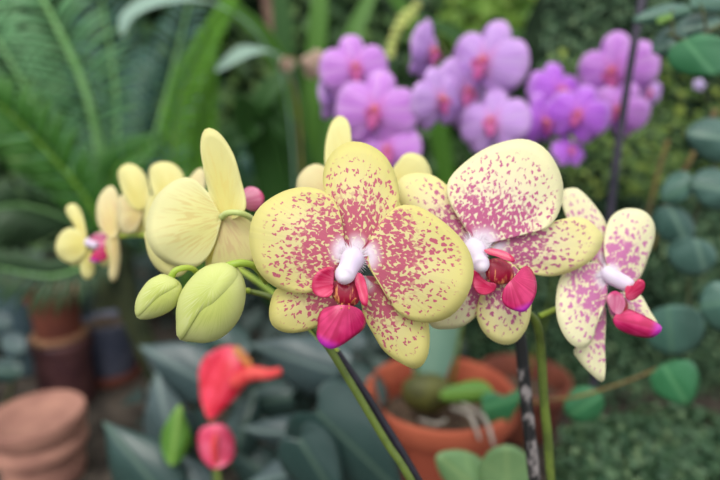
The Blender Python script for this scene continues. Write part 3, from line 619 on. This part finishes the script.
# the left side
c = at(36, 412, .80); t = thing('pedestal', 'round weathered terracotta pedestal with fluted body in the bottom left corner', 'pedestal', (c.x, c.y, 0))
h = c.z; r = .068
lathe('pedestal_top', [(.02, h-.004), (r*.90, h-.003), (r*.94, h-.0005), (r*.97, h), (r, h-.002), (r*1.01, h-.006), (r, h-.022), (r*.97, h-.026), (r*.88, h-.029), (r*.5, h-.029)], (c.x, c.y, 0), m_terra_pale, t)
lathe('pedestal_body', [(r*.8, 0), (r*.84, .01), (r*.84, .03), (r*.76, .04), (r*.8, h*.5), (r*.88, h-.062), (r*.88, h-.0605), (r*.96, h-.058), (r*.985, h-.050), (r*.96, h-.042), (r*.87, h-.037), (r*.86, h-.0295), (r*.3, h-.0295)], (c.x, c.y, 0), m_terra_pale, t, 96, (24, .10, .041, h-.061))
c = at(60, 338, 1.02)
pot('plant_pot', 'tall dark maroon pot behind the pedestal', c, .054, m_maroon, .95, rim=.02, mixz=.02)
lathe_c = Vector((c.x, c.y, at(56, 286, 1.02).z)); q = pot('plant_pot', 'brown terracotta pot standing on the tall maroon pot', lathe_c, .049, m_terra_dark, .80, z0=c.z+.001, rim=.02, mixz=.015)
lathe('band', [(.036, c.z+.003), (.050, c.z+.003), (.052, c.z+.008), (.050, c.z+.013), (.036, c.z+.013), (.036, c.z+.003)], (c.x, c.y, 0), m_tan, q, label='tan band round its foot')
c = at(112, 366, 1.14)
pot('plant_pot', 'small terracotta pot under the black plastic pot at the left', c, .060, m_terra_dark, .8, rim=.022, mixz=.02)
c2 = Vector((c.x, c.y, at(106, 314, 1.14).z)); pot('plant_pot', 'black plastic pot stacked on a terracotta pot, right of the brown pot', c2, .056, m_black, .82, z0=c.z-.014, rim=.016, mixz=.012)
c = at(14, 278, 1.12); pot('plant_pot', 'slate blue pot at the left edge behind the brown pot', c, .050, m_bluepot, .8, rim=.02, mixz=.012)
# ------------------------------------------------------------------ anthurium
D = .62
o = thing('anthurium_flower', 'red anthurium flower with folded spathe below the green buds', 'flower', at(214, 420, D), 'anthurium flowers')
sp = patch('spathe', [(204, 410), (200, 392), (201, 368), (212, 352), (228, 346), (242, 350), (252, 364), (250, 378), (238, 394), (222, 410), (210, 420)], (210, 414), (240, 352), pix(D), (.006, .004, .028), m_red, o, .0016, 40, 9, .002)
patch('spathe_fold', [(199, 376), (203, 360), (214, 351), (222, 356), (214, 372), (206, 388)], (206, 386), (212, 352), pix(D+.012), (.002, .0, .008), m_red, sp, .0016)
tube('spadix', [at(234, 384, D-.006), at(250, 374, D-.012), at(268, 374, D-.016), at(281, 371, D-.018)], [.0085, .009, .0065, .0045], m_spad, o, 12, 20)
pillow('spathe_tip', [(232, 350), (238, 346), (244, 352), (252, 362), (252, 372), (246, 368), (238, 358)], (242, 358), pix(D-.001), .004, m_spad_y, sp, label='yellowish curled tip')
tube('stalk', [at(211, 415, D+.004), at(214, 450, D+.01), at(216, 500, D+.02), ground_pt(216, 480, D+.08)], [.003, .003, .003, .0035], m_stem, o)
D = .60
o = thing('anthurium_flower', 'small pink anthurium spathe just below the red one', 'flower', at(216, 460, D), 'anthurium flowers')
patch('spathe', [(198, 444), (200, 430), (212, 424), (226, 426), (234, 440), (234, 456), (224, 466), (213, 468), (202, 458)], (216, 464), (213, 424), pix(D), (.004, .0, .018), m_pinks, o, .0016, 36, 8, .0015)
tube('spadix', [at(216, 462, D-.003), at(214, 446, D-.006), at(216, 434, D-.006)], [.003, .0036, .002], m_spad, o)
tube('stalk', [at(216, 462, D+.003), at(222, 500, D+.01), ground_pt(226, 480, D+.07)], [.003, .003, .0035], m_stem, o)
def leafy(name, label, base, leaves, group=None):
    """leaves: (outline, base, tip, distance, (slope, curl, cup), material)"""
    o = thing(name, label, 'plant', base, group)
    for (ol, bs, tp, d, pr, mm) in leaves:
        f = patch('leaf', ol, bs, tp, pix(d), pr, mm, o, .0012, 36, 7, .0018)
        p0 = at(bs[0], bs[1], d+pr[2]*.02)+Vector((0, .002, 0)); mid = (p0+base)/2+Vector((random.uniform(-.01, .01), .012, .015))
        tube('petiole', [p0, mid, base], [.0018, .0022, .0028], m_vine, o, 7, 14)
    return o
def heart(bx, by, tx, ty, w, d, mm, pr=(.0, .02, .02)):
    """heart-shaped leaf from its petiole to its pointed tip, w pixels wide"""
    b = Vector((bx, by)); t = Vector((tx, ty))-b; nx = Vector((-t.y, t.x)).normalized()
    q = [(.0, 0), (-.12, .16), (-.12, .32), (.02, .46), (.22, .5), (.45, .42), (.68, .26), (.86, .11), (1, .01)]
    ol = [b+t*u+nx*(v*w) for u, v in q]+[b+t*u-nx*(v*w) for u, v in reversed(q[1:])]
    return ([tuple(p) for p in ol], (bx+t.x*.03, by+t.y*.03), (tx, ty), d, pr, mm)
leafy('anthurium_plant', 'dark glossy anthurium leaves left of the terracotta pot', ground_pt(330, 480, .76), [
    heart(318, 412, 408, 500, 96, .60, m_dark, (.0, .03, .03)), heart(336, 372, 250, 344, 62, .68, m_grey), heart(366, 408, 300, 352, 66, .72, m_dark),
    heart(314, 436, 240, 428, 40, .64, m_grey), heart(316, 468, 246, 484, 46, .60, m_grey), heart(300, 440, 344, 510, 60, .57, m_dark),
    heart(290, 398, 238, 404, 40, .70, m_dark), heart(352, 352, 300, 318, 50, .74, m_grey), heart(300, 386, 268, 440, 48, .73, m_dark)])
leafy('anthurium_plant', 'dusky blue-green anthurium leaves around the red flower stalk', ground_pt(180, 480, .82), [
    heart(202, 380, 140, 346, 62, .74, m_grey), heart(172, 444, 156, 372, 50, .72, m_grey), heart(160, 490, 104, 422, 70, .64, m_dark),
    heart(238, 446, 256, 388, 40, .68, m_dark), heart(208, 504, 166, 448, 50, .66, m_grey),
    heart(186, 420, 208, 470, 50, .76, m_dark), heart(236, 356, 190, 318, 50, .80, m_dark), heart(270, 480, 226, 440, 46, .70, m_dark)])
o = leafy('leafy_sprout', 'bright green folded leaf left of the pink anthurium', ground_pt(172, 480, .74), [
    ([(180, 404), (187, 422), (193, 440), (186, 454), (172, 466), (164, 456), (161, 436), (168, 420)], (171, 464), (180, 404), .61, (.0, .01, .022), m_bright)])
leafy('leafy_sprout', 'small grey-green leaves at the left edge above the pedestal', ground_pt(8, 440, 1.0), [
    ([(0, 340), (14, 332), (26, 340), (24, 352), (8, 356)], (22, 350), (2, 342), .93, (.0, .02, .01), m_grey),
    ([(-10, 366), (6, 358), (22, 364), (18, 378), (0, 382)], (18, 372), (-8, 370), .92, (.0, .02, .01), m_dark),
    ([(-14, 318), (0, 310), (12, 318), (8, 330), (-8, 334)], (8, 324), (-12, 322), .96, (.0, .02, .01), m_grey)])
# ------------------------------------------------------------------ vine at the right
def vine(label, twigs, leaves, base):
    o = thing('heart_leaf_vine', label, 'vine', base)
    for pts, r, mm in twigs: tube('twig', [at(x, y, d) for x, y, d in pts], [r, r, r*.8], mm, o, 8, 24)
    for (ol, bs, tp, d, pr, mm) in leaves: patch('leaf', ol, bs, tp, pix(d), pr, mm, o, .001, 36, 7, .0012)
    return o
vine('heart-leaved vine hanging into the top right corner', [([(760, 10, .50), (720, 26, .495), (690, 40, .49), (668, 34, .485)], .0022, m_vine), ([(690, 40, .49), (676, 40, .488), (672, 22, .486), (672, 10, .486)], .0014, m_vine), ([(706, 30, .493), (704, 16, .49), (700, 4, .49)], .0014, m_vine)], [
    ([(684, 40), (700, 34), (720, 38), (744, 52), (738, 70), (716, 76), (692, 76), (674, 70), (667, 58), (672, 46)], (688, 44), (716, 76), .478, (.0, .012, .012), m_heart_bright),
    ([(632, 20), (648, 10), (668, 4), (688, 6), (690, 14), (676, 20), (658, 24), (640, 24)], (688, 10), (632, 21), .485, (.0, .01, .01), m_heart),
    ([(652, 52), (656, 36), (668, 28), (680, 30), (690, 42), (682, 52), (666, 56)], (686, 42), (654, 50), .500, (.0, .01, .01), m_heart_blue),
    ([(676, 26), (688, 16), (706, 14), (722, 20), (716, 32), (696, 36), (680, 36)], (718, 24), (678, 32), .500, (.0, .01, .01), m_heart_blue),
    ([(672, 14), (670, 20), (662, 24), (656, 22), (660, 16)], (671, 18), (656, 22), .480, (.0, .004, .004), m_bright),
    ([(690, 4), (700, -12), (724, -14), (736, 0), (722, 12), (702, 10)], (692, 2), (732, 6), .49, (.0, .01, .01), m_heart)], at(760, 10, .5))
vine('heart-leaved vine with blue-green leaves climbing the right edge', [([(716, 110, .60), (690, 160, .60), (668, 200, .61), (652, 250, .62)], .0028, m_twig), ([(668, 140, .63), (656, 180, .63), (646, 225, .635)], .0024, m_twig), ([(724, 150, .56), (700, 200, .57), (690, 260, .575), (688, 340, .58)], .0016, m_vine)], [
    ([(686, 132), (696, 122), (714, 118), (736, 126), (742, 146), (728, 162), (708, 160), (692, 148)], (734, 140), (686, 132), .52, (.0, .012, .012), m_heart_blue),
    ([(690, 184), (698, 172), (714, 168), (732, 176), (738, 196), (726, 210), (708, 208), (696, 198)], (732, 190), (690, 184), .53, (.0, .012, .012), m_heart_blue),
    ([(660, 200), (664, 182), (676, 172), (690, 174), (694, 190), (684, 200), (670, 204)], (692, 184), (662, 200), .545, (.0, .012, .012), m_heart),
    ([(666, 250), (676, 240), (692, 238), (710, 244), (717, 258), (708, 272), (690, 276), (674, 268)], (696, 240), (706, 274), .54, (.0, .012, .012), m_heart_blue),
    ([(652, 218), (664, 206), (680, 208), (692, 220), (694, 236), (680, 244), (662, 240)], (672, 212), (686, 242), .56, (.0, .012, .012), m_heart_blue),
    ([(700, 296), (708, 284), (724, 282), (740, 296), (740, 320), (726, 332), (710, 326), (700, 312)], (732, 300), (702, 306), .50, (.0, .012, .012), m_heart),
    ([(646, 330), (650, 314), (666, 306), (686, 306), (702, 314), (704, 334), (692, 350), (672, 356), (652, 348)], (668, 310), (672, 356), .55, (.0, .012, .012), m_heart)], ground_pt(700, 420, .62))
vine('bright heart-shaped leaves on a tan twig, low right of the rosy bloom', [([(535, 600, .62), (528, 480, .62), (526, 412, .60), (540, 402, .56), (580, 396, .53), (630, 380, .515), (672, 362, .51)], .0016, m_twig)], [
    ([(650, 378), (660, 366), (676, 360), (692, 362), (699, 376), (696, 394), (688, 406), (672, 402), (656, 394)], (664, 366), (688, 406), .500, (.0, .012, .010), m_heart_bright),
    ([(564, 404), (572, 390), (586, 386), (600, 392), (604, 406), (596, 420), (578, 422), (566, 414)], (602, 394), (568, 416), .545, (.0, .012, .010), m_heart_bright)], ground_pt(535, 600, .62))
# ------------------------------------------------------------------ fronds
def frond(parent, spine, leaf_len, leaf_w, npair, lm, rm, rr=.0035, droop=.25, up=None, ang=55):
    """One pinnate frond: the rachis, and its two rows of leaflets as a mesh of their own under it."""
    P = opened(spine, 60); r = tube('frond', spine, [rr, rr*.8, rr*.5, rr*.25], rm, parent, 8, 40)
    vs, fs, uv, rd = [], [], [], []; up = up or Vector((0, -1, .35)); rs = random.Random(int(spine[0][0]*1000))
    for i in range(npair):
        s = .06+.93*i/npair; j = int(s*60); p = P[j]; t = (P[min(j+1, 60)]-P[max(j-1, 0)]).normalized()
        side = t.cross(up).normalized(); nn = side.cross(t).normalized()
        ll = leaf_len*(.35+.65*math.sin(min(1, s*1.6+.15)*PI/2))*(1 if s < .6 else 1-(s-.6)*1.7)
        for sg in (-1, 1):
            a = math.radians(ang+rs.uniform(-5, 5)); dv = t*math.cos(a)+side*(sg*math.sin(a)); k0 = len(vs); N = 5
            wd = dv.cross(nn).normalized()
            for k in range(N+1):
                f = k/N; c = p+dv*(ll*f)-Vector((0, 0, 1))*(droop*ll*f*f)+nn*(.12*ll*math.sin(f*PI)); w = leaf_w/2*(.55+1.2*f if f < .35 else 1.0-(f-.35)**2*2.3)
                w = max(w, leaf_w*.03)
                for m_ in (-1, 0, 1): vs.append(c+wd*(m_*w)+nn*(abs(m_)*w*.25)); uv.append((f*ll*5+i*.13, m_*.5)); rd.append((abs(m_), f))
            for k in range(N):
                for m_ in range(2): q = k0+k*3+m_; fs.append((q, q+1, q+4, q+3))
    mesh_obj('leaflets', vs, fs, lm, r, uv, rd, True, .0005)
    return r
def pts(l): return [at(x, y, d) for x, y, d in l]
o = thing('cycad', 'blue-green cycad with arching feathery fronds in the upper left', 'cycad', ground_pt(110, 330, 1.32))
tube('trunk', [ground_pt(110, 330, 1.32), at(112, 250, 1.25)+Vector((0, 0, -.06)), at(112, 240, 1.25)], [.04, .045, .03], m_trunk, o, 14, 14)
frond(o, pts([(110, 240, 1.22), (100, 150, 1.12), (84, 85, 1.05), (52, 16, 1.0), (30, -20, .98)]), .150, .0095, 27, m_cyc, m_rach, .013)
frond(o, pts([(108, 242, 1.24), (60, 150, 1.18), (10, 60, 1.12), (-30, 0, 1.10)]), .15, .0095, 26, m_cyc, m_rach, .008)
frond(o, pts([(114, 240, 1.28), (150, 150, 1.30), (170, 80, 1.30), (190, 0, 1.32)]), .17, .010, 30, m_cycd, m_rach, .006)
frond(o, pts([(110, 238, 1.30), (118, 140, 1.36), (112, 60, 1.40), (96, -30, 1.42)]), .19, .010, 32, m_cycd, m_rach, .006)
frond(o, pts([(112, 242, 1.24), (160, 190, 1.20), (210, 165, 1.18), (262, 150, 1.20)]), .12, .012, 34, m_cycd, m_rach, .005)
frond(o, pts([(116, 244, 1.02), (92, 262, .96), (52, 276, .92), (0, 268, .90), (-30, 262, .89)]), .070, .009, 30, m_cycs, m_rach, .004)
frond(o, pts([(108, 244, 1.22), (70, 220, 1.14), (20, 205, 1.08), (-30, 215, 1.05)]), .10, .010, 34, m_cycs, m_rach, .005)
o = thing('cycad', 'bright green young cycad fronds at the left edge', 'cycad', ground_pt(150, 270, 1.02))
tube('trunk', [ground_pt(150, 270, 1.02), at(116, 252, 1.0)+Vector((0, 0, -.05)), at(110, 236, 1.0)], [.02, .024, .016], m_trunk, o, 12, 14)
frond(o, pts([(108, 236, .99), (82, 192, .95), (44, 148, .91), (6, 110, .88), (-30, 84, .86)]), .085, .013, 24, m_cycm, m_rachb, .006, .05)
frond(o, pts([(112, 236, 1.0), (110, 190, .99), (122, 162, .98), (160, 140, .97)]), .06, .010, 24, m_cycm, m_rachb, .004, .1)
o = thing('fern', 'bright lime fern fronds standing behind the yellow bloom seen from behind', 'fern', ground_pt(190, 300, 1.12))
frond(o, [ground_pt(190, 300, 1.12)]+pts([(176, 200, 1.02), (180, 110, .96), (206, 45, .93), (236, -10, .92)]), .046, .0065, 62, m_fern, m_rachb, .004, .1)
frond(o, [ground_pt(192, 300, 1.12)]+pts([(200, 210, 1.04), (204, 130, 1.0), (216, 56, .98)]), .040, .0065, 58, m_fern, m_rachb, .004, .1)
# ------------------------------------------------------------------ strap-leaved plants
o = thing('strap_leaf_plant', 'pale grey-green strap leaf arching over the cycad fronds', 'plant', ground_pt(300, 300, 1.25))
blade('leaf', [ground_pt(300, 300, 1.25), at(290, 120, 1.1), at(262, 40, .98), at(214, 4, .90), at(160, 2, .86), at(130, 16, .85), at(122, 36, .85)], .030, m_strap_pale, o, Vector((0, -1, .6)), .2, 36, lambda s: max(.12, min(1, (s-.5)*5))*max(.03, 1-s**6)**.6)
blade('leaf', [ground_pt(302, 300, 1.25), at(300, 130, 1.1), at(284, 62, 1.0), at(250, 52, .96), at(214, 72, .94)], .036, m_strap_pale, o, Vector((0, -1, .6)), .2, 30, lambda s: max(.12, min(1, (s-.6)*5))*max(.03, 1-s**6)**.6)
o = thing('strap_leaf_plant', 'dark green strap leaves fanning out left of the purple orchids', 'plant', ground_pt(300, 290, 1.3))
B0 = ground_pt(300, 290, 1.3)
for sp, w, mm in (([B0, at(296, 130, 1.2), at(272, 50, 1.12), at(236, 10, 1.05), at(200, -30, 1.0)], .04, m_strap),
                  ([B0, at(290, 140, 1.22), at(284, 40, 1.16), at(276, -40, 1.12)], .05, m_strap_dark),
                  ([B0, at(310, 120, 1.24), at(318, 30, 1.2), at(322, -40, 1.18)], .05, m_strap),
                  ([B0, at(270, 170, 1.15), at(250, 120, 1.05), at(236, 96, 1.0)], .07, m_strap_dark),
                  ([B0, at(330, 130, 1.26), at(352, 40, 1.25), at(384, -30, 1.25)], .05, m_strap),
                  ([B0, at(300, 160, 1.2), at(262, 110, 1.12), at(296, 60, 1.1)], .06, m_strap_dark),
                  ([B0, at(240, 210, 1.15), at(226, 150, 1.1), at(262, 128, 1.05)], .07, m_strap_dark)):
    blade('leaf', sp, w, mm, o, Vector((0, -1, .4)), .12, 24)
o = thing('strap_leaf_plant', 'green strap leaves rising behind the middle purple spray', 'plant', ground_pt(470, 280, 1.4)); B0 = ground_pt(470, 280, 1.4)
for sp, w, mm in (([B0, at(440, 140, 1.3), at(420, 40, 1.22), at(380, -20, 1.15)], .05, m_strap),
                  ([B0, at(480, 140, 1.32), at(520, 70, 1.25), at(560, 56, 1.2)], .045, m_strap_dark),
                  ([B0, at(490, 120, 1.34), at(470, 50, 1.3), at(420, 16, 1.25)], .05, m_strap_dark),
                  ([B0, at(500, 150, 1.3), at(536, 90, 1.25), at(520, 40, 1.2), at(500, 44, 1.18)], .045, m_strap_dark),
                  ([B0, at(520, 160, 1.36), at(548, 60, 1.36), at(600, -10, 1.36)], .05, m_strap)):
    blade('leaf', sp, w, mm, o, Vector((0, -1, .4)), .12, 24)
# dry flowers, small lilac flower, dry seed spray, stalks
o = thing('dry_flower', 'pinkish dried flower hanging left of the purple orchids', 'dry flower', at(312, 64, .92))
for a_, (dx, dy) in enumerate(((0, 0), (8, -5), (-22, 2), (4, 9))):
    patch('dry_petal', [(dx+308+q[0], dy+62+q[1]) for q in ((-7, 3), (-5, -5), (2, -7), (8, -2), (6, 6), (-1, 8))], (308+dx, 62+dy), (314+dx, 66+dy), pix(.92+a_*.006), (.004, 0, .008), m_dry, o, .001, 24, 5, .002)
tube('stalk', [at(312, 64, .925), at(300, 60, .935), at(284, 64, .93), at(300, 130, 1.0), ground_pt(300, 200, 1.1)], [.002, .002, .002, .003, .003], m_twig, o)
t = tube('stalk', [at(262, -30, 1.42), at(270, 20, 1.42), at(282, 70, 1.42), ground_pt(290, 200, 1.42)], [.013, .015, .016, .018], m_bark, None, 12, 24, None, ground_pt(290, 200, 1.42)); tag(t, 'brown woody stalk among the strap leaves at the top', 'stalk')
t = tube('tree_trunk', [at(590, -60, 1.44), at(578, 20, 1.44), at(572, 120, 1.44), ground_pt(570, 240, 1.44)], [.05, .055, .06, .07], m_bark, None, 20, 24, None, ground_pt(570, 240, 1.44)); tag(t, 'brown tree trunk behind the right purple spray', 'tree trunk')
o = thing('seed_spray', 'yellow-green seed spray drooping above the purple orchids', 'flower spray', at(420, 0, 1.05))
tube('stalk', [at(432, -30, 1.05), at(414, 8, 1.05), at(400, 26, 1.04), at(390, 56, 1.04)], [.003, .003, .002, .0015], m_vine, o)
for i, (x, y) in enumerate(((416, 6), (408, 12), (402, 18), (399, 25), (396, 32), (393, 40), (391, 48), (412, 16), (405, 24), (390, 55))):
    pillow('seed', [(x+5*math.cos(a), y+4*math.sin(a)) for a in (0, 1.05, 2.1, 3.14, 4.2, 5.25)], (x, y), pix(1.035), .008, m_bud, o, None, 16, 4)
o = thing('lilac_flower', 'tiny pale lilac flower under the bright vine leaf at the top right', 'flower', at(699, 85, .60))
for k in range(5):
    a = 2*PI*k/5; patch('petal', [(699+(p[0]*math.cos(a)-p[1]*math.sin(a)), 85+(p[0]*math.sin(a)+p[1]*math.cos(a))) for p in ((1, -2), (4, -3), (7, 0), (4, 3), (1, 2))], (699, 85), (699+7*math.cos(a), 85+7*math.sin(a)), pix(.60), (.002, 0, .002), m_lil, o, .0008, 16, 3)
tube('stalk', [at(699, 85, .602), at(706, 96, .62), at(712, 112, .63)], [.0012]*3, m_vine, o, 6, 8)
# ------------------------------------------------------------------ masses of foliage
def cloud(name, label, cat, fn, n, size, mat, seed, aspect=.55, solid=None):
    """Uncounted small leaves: each a folded four-triangle blade; fn(rs) gives position and outward direction."""
    rs = random.Random(seed); vs, fs, uv, rd = [], [], [], []
    for i in range(n):
        p, nrm = fn(rs); q = Vector((rs.gauss(0, 1), rs.gauss(0, 1), rs.gauss(0, 1))).normalized()
        nrm = (nrm+q*.7).normalized(); a = nrm.cross(Vector((rs.gauss(0, 1), rs.gauss(0, 1), rs.gauss(0, 1)))).normalized(); b = nrm.cross(a)
        L = size*rs.uniform(.6, 1.4); w = L*aspect/2; k = len(vs); c = (i*.37) % 97.0
        vs += [p-a*L/2, p-a*L*.1+b*w+nrm*w*.3, p+a*L/2, p-a*L*.1-b*w+nrm*w*.3, p]
        uv += [(c, 0)]*5; fs += [(k, k+4, k+1), (k+1, k+4, k+2), (k+2, k+4, k+3), (k+3, k+4, k)]
    if solid: 
        k = len(vs); vs += solid[0]; uv += [(500.5, 0)]*len(solid[0]); fs += [tuple(i+k for i in f) for f in solid[1]]
    o = mesh_obj(name, vs, fs, mat, None, uv, uv, False)
    return tag(o, label, cat, None, 'stuff')
def bump(x, z, s): return .10*math.sin(x*3.1+s)*math.cos(z*4.3+s)+.05*math.sin(x*9+z*7+s)+.03*math.sin(x*17-z*13)
def hedge_y(x, z): return 1.95+bump(x, z, .4)
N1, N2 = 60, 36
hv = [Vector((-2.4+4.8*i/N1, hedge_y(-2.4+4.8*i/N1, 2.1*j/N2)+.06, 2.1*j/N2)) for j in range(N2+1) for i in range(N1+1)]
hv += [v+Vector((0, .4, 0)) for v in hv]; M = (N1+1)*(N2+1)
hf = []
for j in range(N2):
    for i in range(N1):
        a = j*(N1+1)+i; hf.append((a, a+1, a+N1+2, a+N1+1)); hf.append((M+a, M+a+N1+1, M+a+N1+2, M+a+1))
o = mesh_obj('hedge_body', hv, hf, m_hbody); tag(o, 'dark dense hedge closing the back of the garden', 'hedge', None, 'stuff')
def f_hedge(rs):
    x = rs.uniform(-2.3, 2.3); z = rs.uniform(.02, 2.1); return Vector((x, hedge_y(x, z)-rs.uniform(0, .12), z)), Vector((0, -1, .5))
h = cloud('hedge_leaves', 'dark green leaves covering the hedge behind all the plants', 'foliage', f_hedge, 7000, .075, m_hedge, 11)
def blob(cx, cy, d, rx, rz, ry):
    c = at(cx, cy, d)
    def f(rs):
        v = Vector((rs.gauss(0, 1), rs.gauss(0, 1), rs.gauss(0, 1))).normalized(); r = rs.uniform(.55, 1)**.5
        return c+Vector((v.x*rx, v.y*ry, v.z*rz))*r, v
    return f
cloud('shrub_foliage', 'sunlit lime foliage behind the middle purple spray', 'foliage', blob(490, 24, 1.52, .16, .13, .07), 420, .05, m_lime, 5)
cloud('shrub_foliage', 'sunlit lime foliage at the top beside the hanging vine', 'foliage', blob(645, 10, 1.48, .10, .08, .07), 160, .045, m_lime, 6)
# creeping plant column at the right
def creep_y(x, z): return .95+.10*((x-.62)/.3)**2+.03*math.sin(x*21+z*17)+.02*math.sin(z*31-x*9)
def f_creep(rs):
    x = rs.uniform(.235, 1.0); z = rs.uniform(.0, .80)
    x += max(0, z-.35)*.28*(1 if x < .5 else 0)
    return Vector((x, creep_y(x, z)-rs.uniform(0, .06), z)), Vector((-.2, -1, .4))
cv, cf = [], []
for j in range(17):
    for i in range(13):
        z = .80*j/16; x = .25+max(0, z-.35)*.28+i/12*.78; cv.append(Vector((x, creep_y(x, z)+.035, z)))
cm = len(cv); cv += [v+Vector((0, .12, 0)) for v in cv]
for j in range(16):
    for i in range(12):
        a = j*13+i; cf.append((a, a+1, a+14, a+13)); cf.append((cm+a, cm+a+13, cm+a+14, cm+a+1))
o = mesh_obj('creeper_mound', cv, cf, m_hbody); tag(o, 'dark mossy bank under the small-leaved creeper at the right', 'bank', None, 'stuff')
cloud('creeper_foliage', 'small-leaved green creeper covering the bank at the right', 'foliage', f_creep, 9000, .013, m_creep, 21, .7)
def f_creepy(rs):
    x = rs.uniform(.32, .66); z = rs.uniform(.42, .66); return Vector((x, creep_y(x, z)-.06-rs.uniform(0, .03), z)), Vector((-.2, -1, .4))
cloud('creeper_foliage', 'yellow-green creeper tips beside the tan twigs at the upper right', 'foliage', f_creepy, 900, .015, m_creepy, 22, .7)
KEEP = [(POTA, .18), (POTB, .18), (ground_pt(110, 330, 1.32), .12), (at(36, 412, .80), .14), (at(72, 340, 1.02), .13), (at(112, 368, 1.12), .24), (at(14, 278, 1.12), .12), (ground_pt(150, 270, 1.02), .1), (ground_pt(190, 300, 1.12), .08), (ground_pt(300, 295, 1.28), .12), (ground_pt(470, 280, 1.4), .1), (ground_pt(330, 480, .76), .1), (ground_pt(180, 480, .82), .1), (ground_pt(172, 480, .74), .08), (ground_pt(8, 440, 1.0), .08)]
def f_cover(rs):
    while True:
        x = rs.uniform(-1.3, .25); y = rs.uniform(.62, 1.68)
        if all((x-p.x)**2+(y-p.y)**2 > q*q for p, q in KEEP): break
    return Vector((x, y, rs.uniform(.005, .11))), Vector((0, -.3, 1))
cloud('ground_cover', 'low dusky leaves carpeting the ground between the pots', 'foliage', f_cover, 1500, .06, m_cover, 31, .6)
cloud('creeper_foliage', 'low mound of small-leaved creeper at the bottom right in front of the bank', 'foliage', blob(670, 470, .70, .13, .09, .07), 3000, .015, m_creep, 24, .7)
cloud('creeper_foliage', 'clump of small creeper leaves right of the upright green stem at the bottom', 'foliage', blob(592, 466, .64, .045, .06, .05), 700, .015, m_creep, 25, .7)
# ------------------------------------------------------------------ ground, light
gv, gf = [], []; NG = 40
for j in range(NG+1):
    for i in range(NG+1):
        x = -3+6*i/NG; y = -2+5*j/NG; gv.append(Vector((x, y, -.004+.003*math.sin(x*13)*math.sin(y*11))))
for j in range(NG):
    for i in range(NG): a = j*(NG+1)+i; gf.append((a, a+1, a+NG+2, a+NG+1))
o = mesh_obj('ground', gv, gf, m_soil); o['kind'] = 'structure'; o['label'] = 'dark garden soil under the pots'; o['category'] = 'ground'
w = bpy.data.worlds.new('sky'); bpy.context.scene.world = w; w.use_nodes = True; nt = w.node_tree; nt.nodes.clear()
out = nt.nodes.new('ShaderNodeOutputWorld'); bg = nt.nodes.new('ShaderNodeBackground'); tc = nt.nodes.new('ShaderNodeTexCoord'); sx = nt.nodes.new('ShaderNodeSeparateXYZ'); rp = nt.nodes.new('ShaderNodeValToRGB')
nt.links.new(tc.outputs['Generated'], sx.inputs[0]); nt.links.new(sx.outputs[2], rp.inputs[0]); nt.links.new(rp.outputs[0], bg.inputs[0]); nt.links.new(bg.outputs[0], out.inputs[0])
rp.color_ramp.elements[0].position = 0; rp.color_ramp.elements[0].color = (.52, .58, .62, 1); rp.color_ramp.elements[1].position = .8; rp.color_ramp.elements[1].color = (1, 1, 1, 1)
bg.inputs[1].default_value = 1.25
sl = bpy.data.lights.new('sun', 'SUN'); so = bpy.data.objects.new('sun', sl); C.objects.link(so); sl.energy = 1.9; sl.angle = math.radians(35); sl.color = (1, .96, .9)
so.rotation_euler = (math.radians(38), math.radians(-14), 0); so.location = (0, 0, 3)
vs_ = bpy.context.scene.view_settings; vs_.view_transform = 'Standard'; vs_.look = 'None'; vs_.gamma = 1; vs_.exposure = 0.12; vs_.use_curve_mapping = False
